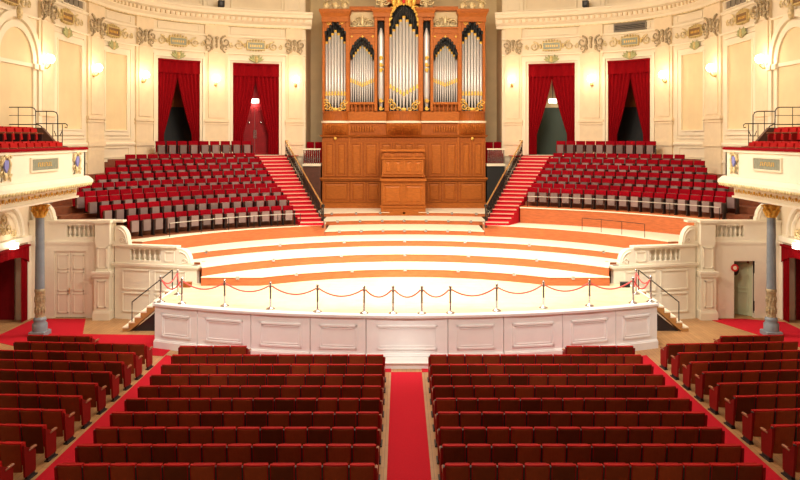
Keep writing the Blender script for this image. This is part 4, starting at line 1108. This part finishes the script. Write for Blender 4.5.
    mb = MB(); mb.lathe(P, [(.17,1.76),(.165,2.5),(.155,4.45)], 20); mb.build('shaft', 'grey', c)
    mb = MB(); mb.lathe(P, [(.16,4.43),(.19,4.46),(.17,4.5),(.17,4.7),(.25,4.9),(.3,4.95)], 12)
    for i in range(8):
        a = i*PI/4; dx, dy = math.cos(a), math.sin(a)
        mb.tube([(P[0]+.17*dx, P[1]+.17*dy, 4.5), (P[0]+.24*dx, P[1]+.24*dy, 4.68), (P[0]+.32*dx, P[1]+.32*dy, 4.72)], [.05,.06,.02], 6)
        a += PI/8; dx, dy = math.cos(a), math.sin(a)
        mb.tube([(P[0]+.18*dx, P[1]+.18*dy, 4.65), (P[0]+.27*dx, P[1]+.27*dy, 4.88), (P[0]+.36*dx, P[1]+.36*dy, 4.86)], [.05,.06,.03], 6)
    mb.build('capital', 'gold', c)
    mb = MB(); mb.bbox(sg*XCc-.34, sg*XCc+.34, YCc-.34, YCc+.34, 4.95, 5.10, .02); mb.build('abacus', 'grey', c)
    # wall bracket lunette + doorway curtain on side wall
    fn = Wf(sg); cc = 28.85-8
    lu = thing('wall_lunette', 'white arched lunette with gilt tracery above the %s side doorway' % sd, 'lunette', fn(cc, .05, 3.3))
    mb = MB(); zs = 3.5
    for (ro, ri, th) in ((1.45, 1.3, .14), (1.15, 1.05, .1)):
        rows = []
        for q in range(21):
            c_, s_ = math.cos(q*PI/20), math.sin(q*PI/20)
            rows.append([fn(cc+c_*ri, 0, zs+s_*ri), fn(cc+c_*ri, th, zs+s_*ri), fn(cc+c_*ro, th, zs+s_*ro), fn(cc+c_*ro, 0, zs+s_*ro)])
        mb.grid(rows, True, False)
    wb(mb, fn, SLD[0]-.3, SLD[1]+.3, 3.2, 3.42, 0, .15)
    wb(mb, fn, SLD[1]+.02, SLD[1]+.32, 0, 3.2, 0, .1); mb.build('arch_moulding', 'white', lu)
    mb = MB()
    for (u, z, r) in ((0, .75, .2), (-.32, .35, .18), (.32, .35, .18), (0, .3, .12), (-.75, .15, .14), (.75, .15, .14)):
        pts = [fn(cc+u+r*math.cos(a), .06, zs+z+r*math.sin(a)) for a in [k*2*PI/12 for k in range(13)]]; mb.tube(pts, .03, 5, False); mb.ell(fn(cc+u, .04, zs+z), (.07,.07,.07), 6)
    mb.build('gilt_tracery', 'goldpale', lu)
    t = thing('door_curtain', 'red velvet curtain in the %s side doorway under the gallery' % sd, 'curtain', fn(cc, .1, 0))
    a, b = SLD; mid = (a+b)/2
    mb = MB(); rows = []
    for j in range(5):
        r = []
        for i in range(31):
            u = i/30; zlow = 2.35+.35*(1-abs(2*u-1)**3)
            r.append(fn(a+(b-a)*u, .16+.03*math.sin(u*9*2*PI), 3.06+(zlow-3.06)*j/4))
        rows.append(r)
    mb.grid(rows); wb(mb, fn, a, b, 3.02, 3.1, .03, .22); mb.build('valance', 'curtain', t)
    for (u0, u1, sd_) in ((a, a+.5, 1), (b-.5, b, -1)):
        mb = MB(); rows = []
        for j in range(7):
            r = []
            for i in range(25):
                u = i/24; r.append(fn(u0+(u1-u0)*u, .08+.05*math.sin(u*4*2*PI), 3.0*(1-j/6)+.02))
            rows.append(r)
        mb.grid(rows); mb.build('drape', 'curtain', t)
    d = thing('door_%d' % (5 if sg < 0 else 6), '', '', fn(mid, -.6, 0)); del d['label'], d['category']; d['kind'] = 'structure'
    mb = MB(); wb(mb, fn, a-.1, b+.1, 0, 3.1, -1.3, -1.2); wb(mb, fn, b, b+.1, 0, 3.1, -1.2, -.4); mb.build('dark_opening', 'doorred', d)
    mb = MB(); wb(mb, fn, mid-.55, mid+.1, 0.05, 2.6, -1.2, -1.15); mb.build('inner_door', 'black', d)
    e = thing('exit_lamp', 'small lit lamp box above the %s side doorway' % sd, 'lamp', fn(cc+.35, .25, 3.12))
    mb = MB(); wb(mb, fn, cc+.2, cc+.55, 3.10, 3.30, .16, .34); mb.build('lamp_box', 'exit', e)
    l = bpy.data.lights.new('exit_lamp_light', 'POINT'); l.energy = 18; l.color = (1, .88, .68); l.shadow_soft_size = .1
    lo = bpy.data.objects.new('exit_lamp_light', l); C.objects.link(lo); lo.location = Vector(fn(cc+.35, .6, 3.3))-e.location; lo.parent = e

# ------------------------------------------------------------------ wooden stage steps with handrail
for sg in (-1, 1):
    sd = SIDE(sg)
    t = thing('stage_steps', 'plywood steps with thin handrail up to the %s end of the stage' % sd, 'steps', (sg*9.9, 29.2, 0))
    NS = 8; y0, y1 = 28.75, 29.75; xb, xt = 10.85, 9.0
    mb = MB()
    for i in range(NS):
        xa = xb-(xb-xt)*i/NS; xc = xa-(xb-xt)/NS-.03; z = (i+1)*ZS/NS-.02
        a, b = sorted((sg*xa, sg*xc)); mb.box(a, b, y0, y1, z-.05, z)
    mb.build('treads', 'tread', t)
    for yy in (y0, y1-.05):
        mb = MB(); f_ = lambda u, o, z: (sg*u, yy+o, z)
        poly = [(xb+.02, 0), (xb+.02, .16)]
        for i in range(NS):
            xa = xb-(xb-xt)*i/NS; z = (i+1)*ZS/NS-.07; poly += [(xa, z), (xa-(xb-xt)/NS, z)]
        poly += [(xt, 1.1), (xb-.35, 0)]
        # stringer in slices
        for i in range(NS):
            xa = xb-(xb-xt)*i/NS; xc = xa-(xb-xt)/NS; zt_ = (i+1)*ZS/NS-.07; zl0 = max(0, i*ZS/NS-.22); zl1 = max(0, (i+1)*ZS/NS-.22)
            mb.plate(f_, [(xa, zl0), (xc, zl1), (xc, zt_), (xa, zt_)], 0, .04)
        mb.build('stringer', 'steps', t)
    mb = MB(); f_ = lambda u, o, z: (sg*u, y0+.1+o, z)
    mb.plate(f_, [(10.5, 0), (9.02, 0), (9.02, 1.2)], 0, .7); mb.build('underside_shade', 'dark', t)  # dark wedge stands in for the shade beneath the steps
    mb = MB(); mb.tube([(sg*10.5, y0+.05, .35), (sg*10.5, y0+.05, 1.12), (sg*8.95, y0+.05, 2.35)], .022, 6); mb.tube([(sg*8.95, y0+.05, 2.35), (sg*8.95, y0+.05, ZS)], .022, 6); mb.build('handrail', 'iron', t)

# ------------------------------------------------------------------ stanchions and ropes
def at(x, y, Z): Y = F*(H-Z)/(y-PY); return Vector(((x-PX)*Y/F+CX, Y, Z))
proto = thing('rope_stanchion', 'x', 'stanchion', (0,0,0), 'chrome stanchions round the stage')
mb = MB(); mb.lathe((0,0,0), [(.15,0),(.15,.02),(.12,.04),(.05,.07),(.03,.1)], 14); mb.build('base', 'chrome', proto)
mb = MB(); mb.lathe((0,0,0), [(.034,.06),(.034,.35),(.045,.37),(.034,.39),(.034,.80)], 10); mb.build('pole', 'chrome', proto)
mb = MB(); mb.lathe((0,0,0), [(.045,.74),(.05,.76),(.045,.80),(.03,.82),(.045,.85),(.05,.89),(.03,.93),(0,.94)], 12); mb.build('finial', 'chrome', proto)
SP = [(177.7, 294.5), (158, 302.5), (182, 303.8), (224.6, 306), (270.5, 309), (317.5, 312), (364, 314), (393, 315), (422, 315), (450.5, 314), (496.7, 311), (543.5, 308), (589.5, 306), (633, 303.3), (655.5, 302.5), (636, 294)]
LB = ['standing alone behind the left front corner of the stage', 'at the left front corner of the stage', 'second from the left along the stage front', 'third from the left along the stage front', 'fourth from the left along the stage front', 'fifth from the left along the stage front', 'sixth from left, just left of the centre aisle line', 'left one of the pair flanking the stage centre', 'right one of the pair flanking the stage centre', 'right of the centre pair, seventh from the right end', 'fifth from the right along the stage front', 'fourth from the right along the stage front', 'third from the right along the stage front', 'second from the right along the stage front', 'at the right front corner of the stage', 'standing alone behind the right front corner of the stage']
LB[9] = 'sixth from the right, just right of the centre pair'
tops = []
for i, (x, y) in enumerate(SP):
    o = proto if i == 0 else copy_tree(proto)
    p = at(x, y, ZS)
    if i not in (0, 15):
        p.y = max(p.y, front_arc(p.x)+.18); p.x = max(-8.72, min(8.72, p.x))
    o.location = p; o['label'] = 'chrome rope stanchion ' + LB[i]; tops.append(p+Vector((0,0,.79)))
def rope(a, b, sag, label):
    t = thing('barrier_rope', label, 'rope', a, 'red ropes between the stanchions')
    d = (b-a).normalized(); a2 = a+d*.05; b2 = b-d*.05; pts = []
    for i in range(17):
        u = i/16; p = a2.lerp(b2, u); p.z -= sag*(1-(2*u-1)**2); pts.append(p)
    mb = MB(); mb.tube(pts, .026, 6); mb.build('cord', 'rope', t)
    mb = MB()
    for p, q in ((pts[0], pts[1]), (pts[-1], pts[-2])): mb.tube([p, p.lerp(q, .6)], .024, 6)
    mb.build('end_clip', 'chrome', t)
nm = ['from the rear left post to the left corner post', 'slack inside the left front corner', 'in the second bay from the left', 'in the third bay from the left', 'in the fourth bay from the left', 'in the fifth bay from the left', 'in the bay left of the centre pair', 'between the two centre stanchions', 'in the bay right of the centre pair', 'in the fifth bay from the right', 'in the fourth bay from the right', 'in the third bay from the right', 'in the second bay from the right', 'slack inside the right front corner', 'from the right corner post to the rear right post']
for i in range(15):
    L = (tops[i+1]-tops[i]).length; rope(tops[i], tops[i+1], .24 if L > .95 else .30, 'thin red rope ' + nm[i])
rope(tops[0], tops[2], .34, 'thin red rope from the rear left post towards the front row')
rope(tops[15], tops[13], .34, 'thin red rope from the rear right post towards the front row')
# small boxes near the rear corners of stage
for (x, y, lab, m_) in ((187, 287, 'small brown wooden box on the left rear edge of the stage', 'organ'), (625, 287, 'small black floor box on the right rear edge of the stage', 'black')):
    p = at(x, y, ZS); t = thing('floor_box', lab, 'box', p)
    mb = MB(); mb.bbox(p.x-.17, p.x+.17, p.y-.12, p.y+.12, ZS, ZS+.17, .015); mb.build('body', m_, t)
    mb = MB(); mb.bbox(p.x-.18, p.x+.18, p.y-.13, p.y+.13, ZS+.17, ZS+.19, .005); mb.build('lid', m_, t)

# ------------------------------------------------------------------ stalls seats (seen from behind)
def make_stall():
    t = thing('theatre_chair', 'x', 'chair', (0,0,0))
    # curved, raked back shell
    w_ = .25; n = 6
    def shell(y_off, th, z0, z1, wd, bow=.025, rad=.03):
        mb = MB(); rows = []
        zs = [z0, z0+.02, (z0+z1)/2, z1-.03, z1-.008, z1]
        for zi, z in enumerate(zs):
            lean = -(z-.45)*.16; ins = .012 if zi in (0, len(zs)-1) else 0
            fr = []; bk = []
            for i in range(n+1):
                u = -1+2*i/n; b_ = bow*(1-u*u)
                fr.append((u*(wd-ins), y_off+lean+th-b_-ins, z)); bk.append((u*(wd-ins), y_off+lean-b_+ins, z))
            rows.append(fr+bk[::-1])
        mb.grid(rows, True, False); mb.quad(rows[0][::-1]); mb.quad(rows[-1]); return mb
    shell(-.04, .085, .34, .85, .249).build('backrest', 'velred', t)
    shell(-.055, .02, .18, .824, .228).build('back_panel', 'velback', t)
    mb = MB(); mb.hexa([(-.23, .06, .40), (.23, .06, .40), (.23, .17, .38), (-.23, .17, .38), (-.22, .05, .78), (.22, .05, .78), (.22, .12, .80), (-.22, .12, .80)]); mb.build('tip_up_seat', 'velred', t)
    mb = MB()
    mb.bbox(-.285, -.245, -.02, .34, .58, .635, .012); mb.build('armrest', 'armwood', t)
    mb = MB(); mb.hexa([(-.284, -.02, .06), (-.249, -.02, .06), (-.249, .05, .06), (-.284, .05, .06), (-.284, -.10, .80), (-.249, -.10, .80), (-.249, .01, .80), (-.284, .01, .80)]); mb.box(-.278, -.252, .02, .30, .06, .58); mb.box(-.285, -.245, -.02, .34, 0, .06); mb.build('standard', 'dark', t)  # tall first strip is a dark filler added as shade between the backs
    return t
def make_end(parent_name='row_end'):
    t = thing(parent_name, 'x', 'seat end', (0,0,0))
    mb = MB(); mb.hexa([(-.02, -.06, .10), (.03, -.06, .10), (.03, .34, .10), (-.02, .34, .10), (-.02, -.12, .80), (.03, -.12, .80), (.03, .34, .56), (-.02, .34, .56)]); mb.build('side_panel', 'velend', t)
    mb = MB(); mb.bbox(-.03, .04, .06, .38, .60, .65, .012); mb.build('end_armrest', 'armwood', t)
    mb = MB(); mb.box(-.02, .03, 0, .3, 0, .10); mb.box(-.05, .06, -.04, .36, 0, .03); mb.build('end_foot', 'dark', t)
    return t
stall = make_stall(); endp = make_end()
def add_end(chair, x):
    for ch in endp.children:
        c = ch.copy(); C.objects.link(c); c.parent = chair; c.location = (x, 0, 0)
first = {'s': True, 'e': True}
def put(src, key, loc, rz, label, group):
    if first.get(key, False): o = src; first[key] = False
    else: o = copy_tree(src)
    o.location = loc; o.rotation_euler = (0, 0, rz); o['label'] = label; o['group'] = group
    return o
ENDS = []
rowsY = [23.77-.955*k for k in range(10)]
for sg in (-1, 1):
    sd = SIDE(sg)
    for r, Y in enumerate(rowsY):
        for i in range(12):
            if r == 0 and i < 8: continue
            x = sg*(.69+.536*(i+.5)+(.06 if r == 0 else 0))
            ob = put(stall, 's', (x, Y+random.uniform(-.004, .004), 0), random.uniform(-.012, .012), 'red velvet seat, %s row from stage, %s centre block, %s from the centre aisle' % (ORD[r], sd, ORD[i]), 'stalls seats in the %s centre block' % sd)
            if i == 11: ENDS.append((ob, sg*.268))
            if i == (0 if r else 8): ENDS.append((ob, -sg*.268))
# side blocks
SR = [(24.9, 10.45, 4)] + [(y, 8.32, 8) for y in (23.95, 22.97, 22.02, 21.08, 20.1, 19.1, 18.12, 17.15, 16.17, 15.2)]
for sg in (-1, 1):
    sd = SIDE(sg); an = math.radians(4)
    for r, (Y, x0, n) in enumerate(SR):
        for i in range(n):
            x = sg*(x0+.545*(i+.5)*math.cos(an)); y = Y+.545*(i+.5)*math.sin(an)
            p = px(x, y)
            if p < -14 or p > 814: continue
            ob = put(stall, 's', (x, y+.06, 0), (-an if sg < 0 else an)+random.uniform(-.015, .015), 'dark red seat, %s row from front of %s side block, %s from aisle' % (ORD[r], sd, ORD[i]), 'stalls seats in the %s side block' % sd)
            if i == 0: ENDS.append((ob, -sg*.30))

for ob, x in ENDS: add_end(ob, x)

# ------------------------------------------------------------------ choir seats (facing the hall)
def make_choir():
    t = thing('choir_chair', 'x', 'chair', (0,0,0))
    mb = MB(); n = 6; rows = []
    for zi, z in enumerate((.30, .33, .62, .88, .91, .92)):
        lean = -(z-.45)*.12; ins = .02 if zi in (0, 5) else 0
        fr = [( (-1+2*i/n)*(.252-ins), lean+.05-ins-.02*(1-(-1+2*i/n)**2), z) for i in range(n+1)]; bk = [((-1+2*i/n)*(.252-ins), lean-.05+ins-.02*(1-(-1+2*i/n)**2), z) for i in range(n+1)]
        rows.append(fr+bk[::-1])
    mb.grid(rows, True, False); mb.quad(rows[0][::-1]); mb.quad(rows[-1]); mb.build('backrest', 'velchoir', t)
    mb = MB(); mb.bbox(-.205, .205, .06, .15, .24, .705, .02); s_ = mb.build('tip_up_seat', 'darkpanel', t)
    mb = MB(); mb.bbox(-.175, .175, .15, .17, .22, .695, .008); mb.build('seat_underside', 'mauve', t)
    mb = MB(); mb.bbox(-.315, -.265, -.04, .26, .64, .69, .012); mb.build('armrest', 'dark', t)
    mb = MB(); mb.box(-.305, -.275, .0, .22, .04, .64); mb.box(-.315, -.265, -.03, .26, 0, .04); mb.build('standard', 'dark', t)
    return t
choir = make_choir(); first['c'] = True
ENDL = {1: 127, 2: 100, 3: 85, 4: 72.5, 5: 79, 6: 95, 7: 105, 8: 115, 9: 125, 10: 155}
ENDR = {3: 726, 4: 739, 5: 729, 6: 717, 7: 707, 8: 705, 9: 685, 10: 656}
STX = {1: 294, 2: 287.8, 3: 282, 4: 277.5, 5: 272.8, 6: 267.8, 7: 264, 8: 259.7, 9: 255.6, 10: 251.8}
PT = .582
def ang_px(R, xpx, sg):
    lo, hi = 0, math.radians(75)
    for _ in range(40):
        a = (lo+hi)/2; p = px(sg*R*math.sin(a), YC+R*math.cos(a))
        if (sg < 0 and p > xpx) or (sg > 0 and p < xpx): lo = a
        else: hi = a
    return a
for sg in (-1, 1):
    sd = SIDE(sg)
    for k in range(1 if sg < 0 else 3, 11):
        R = RK[k]; a0 = ang_px(R, STX[k], -1); a1 = ang_px(R, (ENDL if sg < 0 else ENDR)[k], sg)
        n = max(3, round((a1-a0)*R/PT)); st_ = (a1-a0)/n
        z = 3.17 if k == 1 else (6.33 if k == 10 else ZTOP[k]-CH)
        rk = k if sg < 0 else k-2
        for i in range(n):
            a = a0+(i+.5)*st_; x, y = sg*R*math.sin(a), YC+R*math.cos(a)
            rz = math.atan2(YC-y, -x)-PI/2
            put(choir, 'c', (x, y, z), rz, 'crimson choir seat %s of organ, %s row up, %s from the red staircase' % (sd, ORD[rk-1], ORD[i]), 'choir seats on the %s platform' % sd)

# gallery seats
for sg in (-1, 1):
    sd = SIDE(sg)
    for row, (X_, z, n) in enumerate(((13.2, 6.45, 9), (14.0, 6.98, 7), (14.8, 7.5, 0))):
        for i in range(n):
            y = 28.35-i*.56-(0 if row == 0 else .35)
            x = sg*X_; p = px(x, y)
            if p < -12 or p > 812: continue
            rz = PI/2 if sg > 0 else -PI/2
            put(stall, 's', (x, y, z), rz, 'red %s gallery seat, %s row back from the parapet, %s from the guard rail' % (sd, ORD[row], ORD[i]), 'seats in the %s gallery' % sd)

for ch in list(endp.children): bpy.data.objects.remove(ch)
bpy.data.objects.remove(endp)
